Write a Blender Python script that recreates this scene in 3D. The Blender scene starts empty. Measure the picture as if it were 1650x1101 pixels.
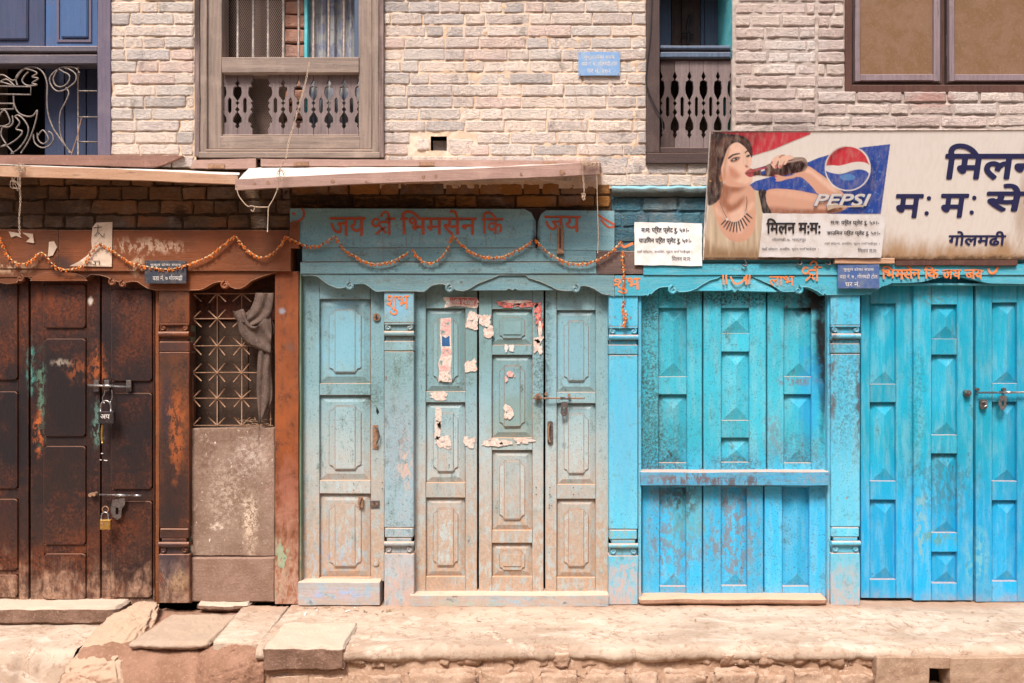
import bpy, bmesh, math, random
from mathutils import Vector, noise as mnoise
from mathutils.geometry import tessellate_polygon
random.seed(7)
SC = bpy.context.scene
COL = SC.collection
R = random.random
U = random.uniform

# ------------------------------------------------------------------ camera, light, exposure
D = 4.5            # metres from the lens to the face of the wall
F = 1260.0         # focal length in photo pixels
CZ = 2.0           # lens height above the street
cam = bpy.data.cameras.new('camera')
camo = bpy.data.objects.new('camera', cam)
COL.objects.link(camo)
camo.location = (0, -D, CZ)
camo.rotation_euler = (math.radians(90), 0, 0)
cam.sensor_width = 36
cam.lens = F / 1650 * 36
cam.clip_start = 0.05
cam.clip_end = 500
SC.camera = camo

SUN_EL, SUN_AZ = 56, 196      # degrees; azimuth from +Y clockwise
world = bpy.data.worlds.new('World')
SC.world = world
world.use_nodes = True
wn = world.node_tree
bg = wn.nodes['Background']
sky = wn.nodes.new('ShaderNodeTexSky')
sky.sky_type = 'NISHITA'
sky.sun_disc = False
sky.sun_elevation = math.radians(SUN_EL)
sky.sun_rotation = math.radians(SUN_AZ)
sky.air_density = 1.0
sky.dust_density = 4.0
sky.ozone_density = 0.4
wn.links.new(sky.outputs[0], bg.inputs[0])
bg.inputs[1].default_value = 0.12
sl = bpy.data.lights.new('sun', 'SUN')
sl.energy = 2.9
sl.angle = math.radians(16)
sl.color = (1.0, 0.95, 0.925)
so = bpy.data.objects.new('sun', sl)
COL.objects.link(so)
_a, _e = math.radians(SUN_AZ), math.radians(SUN_EL)
sd = Vector((math.sin(_a) * math.cos(_e), math.cos(_a) * math.cos(_e), math.sin(_e)))
so.rotation_euler = sd.to_track_quat('Z', 'Y').to_euler()
SC.view_settings.view_transform = 'Standard'
SC.view_settings.look = 'None'
SC.view_settings.exposure = 0.80
SC.view_settings.gamma = 1.0
SC.view_settings.use_curve_mapping = False

# ------------------------------------------------------------------ pixel <-> world helpers
def W(px, py, y=0.0):
    k = (D + y) / F
    return Vector(((px - 825) * k, y, CZ + (550.5 - py) * k))
def X(px, y=0.0): return (px - 825) * (D + y) / F
def Z(py, y=0.0): return CZ + (550.5 - py) * (D + y) / F
def hexc(h):
    c = [int(h[i:i + 2], 16) / 255 for i in (0, 2, 4)]
    return tuple((v / 12.92 if v <= .04045 else ((v + .055) / 1.055) ** 2.4) for v in c) + (1,)

# ------------------------------------------------------------------ node helpers
class Mat:
    def __init__(s, name):
        s.m = bpy.data.materials.new(name)
        s.m.use_nodes = True
        s.t = s.m.node_tree
        s.b = s.t.nodes['Principled BSDF']
        s.g = None
        s.oi = None
    def node(s, t, **kw):
        n = s.t.nodes.new(t)
        for k, v in kw.items(): setattr(n, k, v)
        return n
    def put(s, sock, v):
        if isinstance(v, str): v = hexc(v)
        if hasattr(v, 'is_linked') or isinstance(v, bpy.types.NodeSocket): s.t.links.new(v, sock)
        else: sock.default_value = v
    def geo(s):
        if s.g is None: s.g = s.node('ShaderNodeNewGeometry')
        return s.g
    def pos(s): return s.geo().outputs['Position']
    def rnd(s):
        if s.oi is None: s.oi = s.node('ShaderNodeObjectInfo')
        return s.oi.outputs['Random']
    def xyz(s, v=None):
        n = s.node('ShaderNodeSeparateXYZ'); s.put(n.inputs[0], v or s.pos()); return n.outputs
    def math(s, op, a, b=0.0, clamp=False):
        n = s.node('ShaderNodeMath', operation=op, use_clamp=clamp)
        s.put(n.inputs[0], a); s.put(n.inputs[1], b); return n.outputs[0]
    def sm(s, x, lo, hi, a=0.0, b=1.0, lin=False):
        n = s.node('ShaderNodeMapRange', interpolation_type='LINEAR' if lin else 'SMOOTHSTEP')
        for i, v in enumerate((x, lo, hi, a, b)): s.put(n.inputs[i], v)
        return n.outputs[0]
    def mix(s, f, a, b, mode='MIX'):
        n = s.node('ShaderNodeMix', data_type='RGBA', blend_type=mode)
        s.put(n.inputs[0], f); s.put(n.inputs[6], a); s.put(n.inputs[7], b); return n.outputs[2]
    def vec(s, stretch=(1, 1, 1), off=(0, 0, 0), rnd=False):
        n = s.node('ShaderNodeMapping')
        s.put(n.inputs[0], s.pos()); n.inputs[1].default_value = off; n.inputs[3].default_value = stretch
        if rnd:
            a = s.node('ShaderNodeVectorMath', operation='ADD')
            s.t.links.new(n.outputs[0], a.inputs[0])
            s.t.links.new(s.math('MULTIPLY', s.rnd(), 57.0), a.inputs[1]); return a.outputs[0]
        return n.outputs[0]
    def noise(s, scale, detail=4, rough=.55, stretch=(1, 1, 1), off=0.0, dist=0.0, rnd=False):
        n = s.node('ShaderNodeTexNoise')
        s.put(n.inputs['Vector'], s.vec(stretch, (off, off * .7, off * 1.3), rnd))
        n.inputs['Scale'].default_value = scale; n.inputs['Detail'].default_value = detail
        n.inputs['Roughness'].default_value = rough; n.inputs['Distortion'].default_value = dist
        return n.outputs[0]
    def voro(s, scale, stretch=(1, 1, 1)):
        n = s.node('ShaderNodeTexVoronoi')
        s.put(n.inputs['Vector'], s.vec(stretch)); n.inputs['Scale'].default_value = scale
        return n.outputs[0]
    def blotch(s, px, py, rx, ry, nz, soft=.45):
        k = D / F
        n = s.node('ShaderNodeMapping', vector_type='TEXTURE')
        s.put(n.inputs[0], s.pos())
        n.inputs[1].default_value = (X(px), 0, Z(py)); n.inputs[3].default_value = (rx * k, 50, ry * k)
        l = s.node('ShaderNodeVectorMath', operation='LENGTH'); s.t.links.new(n.outputs[0], l.inputs[0])
        d = s.math('ADD', l.outputs['Value'], s.math('MULTIPLY_ADD', nz, 1.7) if False else s.math('MULTIPLY', s.math('SUBTRACT', nz, .5), 2.2))
        return s.sm(d, 1.0 + soft * .4, 1.0 - soft, 0.0, 1.0)
    def dust_up(s, col, c='c9a58a', amt=.8):
        nz = s.xyz(s.geo().outputs['Normal'])[2]
        return s.mix(s.sm(nz, .25, .8, 0, amt), col, c)
    def done(s, col, rough=.8, bump=None, bd=.002, spec=.3, metal=0.0, bs=1.0):
        s.put(s.b.inputs['Base Color'], col); s.put(s.b.inputs['Roughness'], rough)
        s.b.inputs['Specular IOR Level'].default_value = spec
        s.b.inputs['Metallic'].default_value = metal
        if bump is not None:
            n = s.node('ShaderNodeBump'); n.inputs['Distance'].default_value = bd; n.inputs['Strength'].default_value = bs
            s.put(n.inputs['Height'], bump); s.t.links.new(n.outputs[0], s.b.inputs['Normal'])
        return s.m

MUD, MUD2 = 'ab8268', 'c2987c'
def paint(name, base, base2, chalk='b9cfca', chk=.2, under='8a6a55', chips=.35, grime='3c4a40', gamt=.3, spk=.5, mudpy=860, mudamp=70,
          mudmax=.85, axis='v', low=None, lowpy=(760, 900), blot=(), rough=.55, dust='c79a78', dustamt=.75, mud=MUD, edgew=.8, mudfull=985, under2=None):
    m = Mat(name)
    st = (1, 1, .16) if axis == 'v' else (.16, 1, 1)
    big = m.noise(2.6, 4, .6)
    med = m.noise(11, 6, .65, dist=.6)
    fine = m.noise(62, 7, .78)
    streak = m.noise(26, 5, .65, stretch=st)
    grain = m.noise(150, 3, .6, stretch=(1, 1, .05) if axis == 'v' else (.05, 1, 1))
    col = m.mix(m.sm(big, .35, .65), base, base2)
    if low:
        z = m.xyz()[2]
        col = m.mix(m.sm(z, Z(lowpy[1]), Z(lowpy[0]), 1, 0), col, low)
    # each board slightly its own tone, plus chalky fading
    col = m.mix(m.sm(streak, .4, .7, 0, chk), col, chalk)
    v = m.sm(m.rnd(), 0, 1, .84, 1.06, lin=True)
    cmb = m.node('ShaderNodeCombineColor')
    for i in range(3): m.put(cmb.inputs[i], v)
    col = m.mix(1.0, col, cmb.outputs[0], 'MULTIPLY')
    # soft grime clouds made of specks
    gm = m.math('MULTIPLY', m.sm(m.math('ADD', m.math('MULTIPLY', streak, .5), m.math('MULTIPLY', med, .5)), .62 - gamt * .25, .78 - gamt * .2), m.sm(fine, .35, .6))
    col = m.mix(m.math('MULTIPLY', gm, .85), col, grime)
    sp = m.sm(m.noise(105, 5, .8, off=3),   .65 - .085 * spk, .69 - .085 * spk)
    col = m.mix(m.math('MULTIPLY', sp, .8), col, '3f3a30')
    bmasks = []
    for (px, py, rx, ry, c, a, kind) in blot:
        mk = m.blotch(px, py, rx, ry, med, .7)
        if kind == 's': mk = m.math('MULTIPLY', mk, m.sm(m.noise(70, 6, .75, off=px * .01), .42, .6))     # speckled soot
        if kind == 'c': mk = m.math('MULTIPLY', mk, m.sm(m.noise(38, 7, .7, stretch=(1, 1, .5), off=px * .01), .47, .53))   # flaked paint
        col = m.mix(m.math('MULTIPLY', mk, a), col, c)
    # chipping to wood or to an older coat
    cn = m.noise(34, 8, .72, stretch=(1, 1, .45) if axis == 'v' else (.45, 1, 1), off=9)
    cm = m.sm(m.math('ADD', cn, m.math('MULTIPLY', m.math('SUBTRACT', big, .5), .35)), .735 - .16 * chips, .75 - .16 * chips)
    bv = m.node('ShaderNodeBevel'); bv.samples = 3; bv.inputs[0].default_value = .0045
    dt = m.node('ShaderNodeVectorMath', operation='DOT_PRODUCT'); m.t.links.new(bv.outputs[0], dt.inputs[0]); m.t.links.new(m.geo().outputs['Normal'], dt.inputs[1])
    edge = m.math('MULTIPLY', m.sm(dt.outputs['Value'], .985, .90), m.sm(fine, .38, .56, 0, edgew))
    cm = m.math('MAXIMUM', cm, edge)
    ucol = m.mix(m.sm(grain, .35, .65), under, m.mix(.5, under, '3a2c24'))
    if under2: ucol = m.mix(m.sm(med, .45, .52), ucol, under2)
    col = m.mix(cm, col, ucol)
    # mud splashed up from the pavement
    z = m.xyz()[2]
    zz = m.math('ADD', z, m.math('MULTIPLY', m.math('SUBTRACT', m.math('ADD', m.math('MULTIPLY', streak, .4), m.math('MULTIPLY', med, .6)), .5), mudamp * .009))
    mm = m.sm(zz, Z(mudfull), Z(mudpy), mudmax, 0.0)
    mm = m.math('MULTIPLY', mm, m.sm(cn, .60, .47, .25, 1))
    mcol = m.mix(m.sm(fine, .35, .65), mud, m.mix(.5, mud, 'd0ac90'))
    col = m.mix(mm, col, mcol)
    col = m.dust_up(col, dust, dustamt)
    h = m.math('ADD', m.math('MULTIPLY', fine, .5), m.math('MULTIPLY', grain, .5))
    h = m.math('SUBTRACT', h, m.math('MULTIPLY', cm, .5))
    return m.done(col, m.sm(mm, 0, 1, rough, .9), h, .0035, .35)

def wood(name, c1, c2, c3, axis='v', rough=.85, dust='cbb09c', dustamt=.7, holes=True, bd=.003, blot=()):
    m = Mat(name)
    st = (1, 1, .045) if axis == 'v' else (.045, 1, 1)
    g1 = m.noise(60, 6, .7, stretch=st, rnd=True)
    g2 = m.noise(190, 4, .7, stretch=st)
    med = m.noise(7, 5, .6)
    fine = m.noise(120, 4, .7)
    col = m.mix(m.sm(g1, .3, .7), c1, c2)
    col = m.mix(m.sm(med, .5, .72, 0, .6), col, c3)
    col = m.mix(m.sm(g2, .6, .72, 0, .7), col, '3a2f2a')
    col = m.mix(m.sm(fine, .58, .75, 0, .5), col, dust)
    if holes:
        v = m.voro(34); col = m.mix(m.sm(v, .07, .05), col, '15100d')
    for (px, py, rx, ry, c, a, kind) in blot:
        col = m.mix(m.math('MULTIPLY', m.blotch(px, py, rx, ry, med, .7), a), col, c)
    col = m.dust_up(col, dust, dustamt)
    h = m.math('ADD', m.math('MULTIPLY', g1, .6), m.math('MULTIPLY', g2, .5))
    return m.done(col, rough, h, bd, .25)

def brickmat(name, cols, smear, smearamt, dark='5c5350', bd=.006, blot=(), pale=.0):
    m = Mat(name)
    r = m.rnd()
    cr = m.node('ShaderNodeValToRGB'); cr.color_ramp.interpolation = 'CONSTANT'
    m.put(cr.inputs[0], r)
    e = cr.color_ramp.elements
    while len(e) < len(cols): e.new(.5)
    for i, c in enumerate(cols): e[i].position = i / len(cols); e[i].color = hexc(c)
    n1 = m.noise(22, 6, .65, stretch=(.6, 1, 1.4), rnd=True)
    n2 = m.noise(80, 7, .75, stretch=(.7, 1, 1.3))
    n3 = m.noise(5, 4, .6)
    n4 = m.noise(38, 5, .7, off=5, stretch=(.5, 1, 1.5))
    n5 = m.noise(150, 4, .8, off=2); n6 = m.noise(9, 5, .7, off=11, stretch=(1, 1, .5))
    col = m.mix(m.sm(n1, .3, .7, 0, .8), cr.outputs[0], m.mix(.5, cr.outputs[0], smear))
    col = m.mix(m.sm(n3, .48, .68, 0, .35), col, '9c948e')
    col = m.mix(m.sm(n6, .56, .72, 0, .55), col, '6f6660')
    col = m.mix(m.sm(n4, .58, .66, 0, smearamt), col, smear)
    col = m.mix(m.sm(n2, .36, .28, 0, .85), col, dark)
    col = m.mix(m.sm(n5, .36, .28, 0, .5), col, dark)
    col = m.mix(m.sm(n2, .62, .72, 0, .6), col, 'ddd0c4')
    for (px, py, rx, ry, c, a, kind) in blot:
        col = m.mix(m.math('MULTIPLY', m.blotch(px, py, rx, ry, n4, .7), a), col, c)
    h = m.math('ADD', m.math('MULTIPLY', n1, .6), m.math('ADD', m.math('MULTIPLY', m.sm(n2, .2, .6), .9), m.math('MULTIPLY', n5, .35)))
    return m.done(col, .92, h, bd, .2)

def rough_mat(name, c1, c2, c3, sc=1.0, bd=.008, blot=(), speck=None, topc=None):
    m = Mat(name)
    n1 = m.noise(4 * sc, 6, .6, dist=.4)
    n2 = m.noise(28 * sc, 7, .7)
    n3 = m.noise(130, 5, .7)
    col = m.mix(m.sm(n1, .35, .65), c1, c2)
    col = m.mix(m.sm(n2, .5, .7, 0, .8), col, c3)
    col = m.mix(m.sm(n3, .62, .75, 0, .5), col, '5f4a3e')
    if speck: col = m.mix(m.sm(m.noise(60, 3, .6, off=4, stretch=(1, 1, .5)), .68, .71), col, speck)
    for (px, py, rx, ry, c, a, kind) in blot:
        mk = m.blotch(px, py, rx, ry, n2, .7)
        if kind == 's': mk = m.math('MULTIPLY', mk, m.sm(m.noise(50, 6, .75, off=px * .01), .42, .6))
        col = m.mix(m.math('MULTIPLY', mk, a), col, c)
    if topc: col = m.dust_up(col, topc, .92)
    h = m.math('ADD', n2, m.math('MULTIPLY', n3, .5))
    return m.done(col, .95, h, bd, .15)

def earth_mat():
    m = Mat('pale_earth_ledge')  # pale tan earth mottled with browns
    n1 = m.noise(3, 6, .65, dist=.5, stretch=(.6, 1, 1)); n2 = m.noise(24, 7, .7); n3 = m.noise(110, 5, .7); n4 = m.noise(9, 5, .6, dist=1.2, stretch=(.5, 1, 1))
    c = m.mix(m.sm(n1, .35, .65), 'c0ac98', 'a8917d')
    c = m.mix(m.sm(n4, .5, .7, 0, .8), c, 'ccbaa8')
    c = m.mix(m.sm(n2, .52, .66, 0, .65), c, '93745e')
    c = m.mix(m.sm(n3, .6, .72, 0, .6), c, '7c5f4c')
    y = m.xyz()[1]
    c = m.mix(m.math('MULTIPLY', m.sm(m.math('ADD', y, m.math('MULTIPLY', n4, .2)), -.02, .12), .6), c, 'a07c64')
    cr = m.math('ABSOLUTE', m.math('SUBTRACT', m.noise(2.2, 5, .6, dist=1.0, off=5, stretch=(.7, 1, 1)), .5))
    c = m.mix(m.sm(cr, .006, .001, 0, .55), c, '8a6650')
    h = m.math('ADD', m.math('MULTIPLY', n4, .6), m.math('ADD', m.math('MULTIPLY', n2, .9), m.math('MULTIPLY', n3, .6)))
    return m.done(c, .95, h, .005, .15)

def plain(name, c, rough=.6, metal=0.0, var=None, vs=40, bd=0.0, spec=.4):
    m = Mat(name)
    n = m.noise(vs, 6, .7)
    col = m.mix(m.sm(n, .4, .65, 0, .8), c, var) if var else m.mix(0.0, c, c)
    return m.done(col, rough, n if bd else None, bd or .001, spec, metal)

# ------------------------------------------------------------------ mesh helpers
def sub(parent, name, label=None):
    o = bpy.data.objects.new(name, None); COL.objects.link(o); o.parent = parent; o.empty_display_size = .05
    o.location = -parent.location
    if label: o['label'] = label
    return o
def tagt(o, label, cat, group=None):
    o['label'] = label; o['category'] = cat; o['kind'] = 'thing'
    if group: o['group'] = group
    return o
def empty(name, loc, label, cat, group=None):
    o = bpy.data.objects.new(name, None); COL.objects.link(o)
    o.location = loc; o.empty_display_size = .1
    return tagt(o, label, cat, group)
def link(name, me, mat, parent=None, kind=None):
    o = bpy.data.objects.new(name, me)
    if mat is not None: me.materials.append(mat)
    COL.objects.link(o)
    if parent is not None:
        o.parent = parent
        p = parent; l = Vector((0, 0, 0))
        while p is not None: l += p.location; p = p.parent
        o.location = -l          # geometry is written in world metres
    if kind: o['kind'] = kind
    return o
def from_py(name, vs, fs, mat, parent=None, kind=None, smooth=False):
    me = bpy.data.meshes.new(name)
    me.from_pydata([tuple(v) for v in vs], [], fs)
    if smooth: me.polygons.foreach_set('use_smooth', [True] * len(me.polygons))
    me.update()
    return link(name, me, mat, parent, kind)
def bm_obj(name, bm, mat, parent=None, kind=None, smooth=False):
    me = bpy.data.meshes.new(name)
    bmesh.ops.recalc_face_normals(bm, faces=bm.faces)
    bm.to_mesh(me); bm.free()
    if smooth: me.polygons.foreach_set('use_smooth', [True] * len(me.polygons))
    return link(name, me, mat, parent, kind)
def bm_box(bm, x0, x1, y0, y1, z0, z1):
    v = [bm.verts.new(p) for p in ((x0, y0, z0), (x1, y0, z0), (x1, y1, z0), (x0, y1, z0), (x0, y0, z1), (x1, y0, z1), (x1, y1, z1), (x0, y1, z1))]
    for f in ((0, 1, 2, 3), (4, 5, 6, 7), (0, 1, 5, 4), (1, 2, 6, 5), (2, 3, 7, 6), (3, 0, 4, 7)): bm.faces.new([v[i] for i in f])
    return v
def wobble(bm, amp, fr=5.0, seed=0.0):
    for v in bm.verts:
        n = mnoise.noise_vector(v.co * fr + Vector((seed, seed, 0)))
        n2 = mnoise.noise_vector(v.co * fr * 5 + Vector((seed, seed, 0)))
        v.co += n * amp + n2 * amp * .45
def boxo(name, x0, x1, y0, y1, z0, z1, mat, parent=None, bev=.002, amp=.0012, step=.07, kind=None, seg=1):
    bm = bmesh.new(); bm_box(bm, x0, x1, y0, y1, z0, z1)
    if bev: bmesh.ops.bevel(bm, geom=bm.edges[:], offset=bev, segments=seg, affect='EDGES', profile=.5)
    if amp:
        for ax, a, b in ((0, x0, x1), (2, z0, z1)):
            n = min(int(abs(b - a) / step), 24)
            for i in range(1, n + 1):
                co = [0, 0, 0]; no = [0, 0, 0]; co[ax] = a + (b - a) * i / (n + 1); no[ax] = 1
                bmesh.ops.bisect_plane(bm, geom=bm.verts[:] + bm.edges[:] + bm.faces[:], plane_co=co, plane_no=no)
        wobble(bm, amp, seed=R() * 50)
    return bm_obj(name, bm, mat, parent, kind)
def pbox(name, px0, py0, px1, py1, yf, yb, mat, parent=None, **kw):
    return boxo(name, X(px0, yf), X(px1, yf), yf, yb, Z(py1, yf), Z(py0, yf), mat, parent, **kw)
def smooth_poly(pts, n=4, closed=True):
    out = []; N = len(pts)
    rng = range(N) if closed else range(N - 1)
    for i in rng:
        if closed: p0, p1, p2, p3 = pts[i - 1], pts[i], pts[(i + 1) % N], pts[(i + 2) % N]
        else: p0, p1, p2, p3 = pts[max(i - 1, 0)], pts[i], pts[i + 1], pts[min(i + 2, N - 1)]
        for k in range(n):
            t = k / n
            out.append(tuple(.5 * (2 * b + (c - a) * t + (2 * a - 5 * b + 4 * c - d) * t * t + (3 * b - a - 3 * c + d) * t ** 3) for a, b, c, d in zip(p0, p1, p2, p3)))
    if not closed: out.append(tuple(pts[-1]))
    return out
def extr(name, outer, holes, yf, yb, mat, parent=None, kind=None, fn=None, wob=0.0):
    """outline in photo pixels -> solid with front face at yf, back at yb"""
    fn = fn or (lambda p, y: W(p[0], p[1], yf) + Vector((0, y - yf, 0)))
    loops = [outer] + list(holes)
    vf, vb, fs = [], [], []
    base = 0; 
    fl = [[fn(p, yf) for p in lp] for lp in loops]
    if wob:
        for lp in fl:
            for v in lp:
                d = mnoise.noise_vector(v * 40) * wob; v.x += d.x; v.z += d.z
    allf = [v for lp in fl for v in lp]
    tris = tessellate_polygon([[Vector((v.x, v.z, 0)) for v in lp] for lp in fl])
    n = len(allf)
    vs = [v.copy() for v in allf]
    faces = [tuple(t) for t in tris]
    if yb is not None:
        bl = [v + Vector((0, yb - yf, 0)) for v in allf]
        vs += bl
        faces += [tuple(i + n for i in reversed(t)) for t in tris]
        o = 0
        for lp in fl:
            L = len(lp)
            for i in range(L): a, b = o + i, o + (i + 1) % L; faces.append((a, b, b + n, a + n))
            o += L
    me = bpy.data.meshes.new(name); me.from_pydata([tuple(v) for v in vs], [], faces)
    bm = bmesh.new(); bm.from_mesh(me); bpy.data.meshes.remove(me)
    return bm_obj(name, bm, mat, parent, kind)
def tube_geo(vs, fs, pts, r, sides=6, cap=True):
    pts = [Vector(p) for p in pts]; rings = []
    up = Vector((0, 1, 0))
    for i, p in enumerate(pts):
        t = (pts[min(i + 1, len(pts) - 1)] - pts[max(i - 1, 0)])
        t = t.normalized() if t.length > 1e-9 else Vector((0, 0, 1))
        a = t.cross(up)
        if a.length < .05: a = t.cross(Vector((1, 0, 0)))
        a.normalize(); b = t.cross(a)
        rr = r[i] if isinstance(r, (list, tuple)) else r
        o = len(vs)
        for k in range(sides):
            an = 2 * math.pi * k / sides; vs.append(p + (a * math.cos(an) + b * math.sin(an)) * rr)
        rings.append(o)
    for a, b in zip(rings, rings[1:]):
        for k in range(sides): k2 = (k + 1) % sides; fs.append((a + k, a + k2, b + k2, b + k))
    if cap: fs.append(tuple(rings[0] + k for k in range(sides))); fs.append(tuple(rings[-1] + k for k in reversed(range(sides))))
def tubes(name, paths, r, mat, parent=None, sides=6, kind=None):
    if parent is not None and len(paths) > 1 and kind is None:
        return [tubes(name, [p], r, mat, parent, sides) for p in paths][0]
    vs, fs = [], []
    for p in paths: tube_geo(vs, fs, p, r, sides)
    return from_py(name, vs, fs, mat, parent, kind, smooth=True)
def pxpath(pts, y, n=4, closed=False):
    if n > 1: pts = smooth_poly(pts, n, closed)
    if closed: pts = pts + [pts[0]]
    return [W(p[0], p[1], y) for p in pts]

def spec_geo(vs, fs, c, rx, ry, rz, seg=6, jit=.0, rot=0.0):
    o = len(vs); rings = 4
    for i in range(rings + 1):
        ph = math.pi * i / rings
        for k in range(seg):
            th = 2 * math.pi * k / seg
            p = Vector((math.sin(ph) * math.cos(th) * rx, math.sin(ph) * math.sin(th) * ry, math.cos(ph) * rz)) * (1 + U(-jit, jit))
            p = Vector((p.x * math.cos(rot) - p.z * math.sin(rot), p.y, p.x * math.sin(rot) + p.z * math.cos(rot)))
            vs.append(c + p)
    for i in range(rings):
        for k in range(seg):
            k2 = (k + 1) % seg; fs.append((o + i * seg + k, o + i * seg + k2, o + (i + 1) * seg + k2, o + (i + 1) * seg + k))
def cyl(name, px, py, y, r, depth, mat, parent=None, sides=16):
    """disc standing proud of the wall, axis towards the viewer"""
    c = W(px, py, y); vs, fs = [], []
    tube_geo(vs, fs, [c, c + Vector((0, depth, 0))], r, sides)
    return from_py(name, vs, fs, mat, parent)

def text_obj(name, s, plane, box, mat, parent=None, bold=0.0, shear=0.0, jit=0.0, kind=None):
    """lettering fitted into box=(x0,y0,x1,y1) in photo pixels on a plane fn(px,py)->world"""
    t = bpy.data.curves.new('lettering', 'FONT'); t.body = s; t.shear = shear; t.resolution_u = 3
    ob = bpy.data.objects.new('lettering', t); COL.objects.link(ob)
    dg = bpy.context.evaluated_depsgraph_get(); dg.update()
    me = bpy.data.meshes.new_from_object(ob.evaluated_get(dg))
    bpy.data.objects.remove(ob); bpy.data.curves.remove(t)
    cs = [v.co.copy() for v in me.vertices]; fs = [tuple(p.vertices) for p in me.polygons]
    bpy.data.meshes.remove(me)
    x0, x1 = min(v.x for v in cs), max(v.x for v in cs); y0, y1 = min(v.y for v in cs), max(v.y for v in cs)
    e = bold * (box[3] - box[1]) * .9      # stroke growth in pixels
    bx = (box[0] + e, box[1] + e, box[2] - e, box[3] - e)
    sh = [(0, 0)] if e < .12 else [(e * math.cos(k * math.pi / 4), e * math.sin(k * math.pi / 4)) for k in range(8)]
    vs, fo = [], []
    for k, (dx, dy) in enumerate(sh):
        o = len(vs)
        for c in cs:
            u = (c.x - x0) / (x1 - x0); w = (c.y - y0) / (y1 - y0)
            px = bx[0] + u * (bx[2] - bx[0]); py = bx[3] + w * (bx[1] - bx[3])
            if jit:
                d = mnoise.noise_vector(Vector((px * .11, py * .11, 3))); px += d.x * jit; py += d.y * jit
                d = mnoise.noise_vector(Vector((px * .5, py * .5, 8))); px += d.x * jit * .45; py += d.y * jit * .45
            vs.append(plane(px + dx, py + dy) + Vector((0, -.00007 * k, 0)))
        fo += [tuple(i + o for i in f) for f in fs]
    return from_py(name, vs, fo, mat, parent, kind or 'stuff')
def flat(name, polys, plane, mat, parent=None, kind=None):
    if parent is not None and 1 < len(polys) < 14 and kind is None:
        return [flat(name, [p], plane, mat, parent) for p in polys][0]
    if len(polys) > 1 and parent is not None: kind = 'stuff'
    vs, fs = [], []
    for p in polys:
        o = len(vs); q = [plane(*a) for a in p]
        tr = tessellate_polygon([[Vector((a[0], a[1], 0)) for a in p]])
        vs += q; fs += [tuple(i + o for i in t) for t in tr]
    return from_py(name, vs, fs, mat, parent, kind)
def ribbon(pts, w):
    """stroke -> outline polygon in pixels"""
    if isinstance(w, (int, float)): w = [w] * len(pts)
    L, Rr = [], []
    for i, p in enumerate(pts):
        a = pts[max(i - 1, 0)]; b = pts[min(i + 1, len(pts) - 1)]
        dx, dy = b[0] - a[0], b[1] - a[1]; l = math.hypot(dx, dy) or 1
        ww = w[min(i, len(w) - 1)] * .5
        L.append((p[0] - dy / l * ww, p[1] + dx / l * ww)); Rr.append((p[0] + dy / l * ww, p[1] - dx / l * ww))
    return L, Rr
def strokes(name, paths, w, plane, mat, parent=None, n=4, kind=None):
    if parent is not None and len(paths) > 1 and kind is None:
        return [strokes(name, [p], w, plane, mat, parent, n) for p in paths][0]
    vs, fs = [], []
    for p in paths:
        p = smooth_poly(p, n, False) if n > 1 and len(p) > 2 else p
        L, Rr = ribbon(p, w if not isinstance(w, (int, float)) else [w * U(.85, 1.15) for _ in p])
        o = len(vs)
        for a, b in zip(L, Rr): vs += [plane(*a), plane(*b)]
        for i in range(len(p) - 1): fs.append((o + 2 * i, o + 2 * i + 1, o + 2 * i + 3, o + 2 * i + 2))
    return from_py(name, vs, fs, mat, parent, kind)
def wallp(y): return lambda px, py: W(px, py, y)
def blob_poly(px, py, rx, ry, n=14, j=.35, seed=None):
    rr = random.Random(seed if seed is not None else int(px * 7 + py))
    return [(px + rx * math.cos(t * 2 * math.pi / n) * (1 + rr.uniform(-j, j)), py + ry * math.sin(t * 2 * math.pi / n) * (1 + rr.uniform(-j, j))) for t in range(n)]

# ------------------------------------------------------------------ materials
M_brick_l = brickmat('brick_grey_pink', ['d0bfb2', 'c4b6ae', 'd6c5b8', 'bbb1ac', 'dccbbc', 'cabfb6', 'd8c4b4', 'c6b6ac', 'aca39e', 'd8c8ba', 'c6bbb2', 'd0beb2', 'dfccbc', 'd2b8ac'], 'd6c2ae', .5, bd=.006)
M_brick_r = brickmat('brick_dusty_rose', ['ceb9ae', 'd3c0b2', 'c4b0a6', 'd8c6b8', 'c4aea2', 'd0c0b6', 'bba59a'], 'b5a39a', .45, dark='4d4543',
                     blot=[(1270, 80, 60, 40, 'd2cbc6', .7, 'p'), (1240, 60, 70, 60, 'c9b6a8', .5, 'p'), (1270, 205, 60, 20, '7d716e', .6, 'p'), (1500, 160, 40, 14, 'b0776d', .6, 'p')])
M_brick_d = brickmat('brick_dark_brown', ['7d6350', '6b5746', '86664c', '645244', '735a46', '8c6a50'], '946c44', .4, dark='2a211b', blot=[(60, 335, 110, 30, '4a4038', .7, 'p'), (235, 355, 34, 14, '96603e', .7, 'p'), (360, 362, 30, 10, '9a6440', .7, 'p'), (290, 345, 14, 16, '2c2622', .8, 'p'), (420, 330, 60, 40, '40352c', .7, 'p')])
M_brick_o = brickmat('brick_ochre_dark_patched', ['8f6238', '7d5634', '9a6a3a', '5a4030'], 'a8743a', .5, dark='231a14', blot=[(620, 325, 160, 12, '2b2019', .9, 'p'), (500, 322, 90, 12, '2b2019', .8, 'p')])  # ochre bricks with dark brown patches low in the band
M_brick_b = brickmat('brick_painted_slate_blue', ['3f6f80', '4a7684', '3a6373', '55717a'], '6f7a74', .4, dark='22303a')
M_mort_l = rough_mat('mortar_straw', 'd0bba6', 'c8a888', 'd8c8b8', 1.5, .003)
M_mort_r = rough_mat('mortar_grey', 'b3a498', '9d8f87', 'c0b2a6', 1.5, .003)
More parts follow.
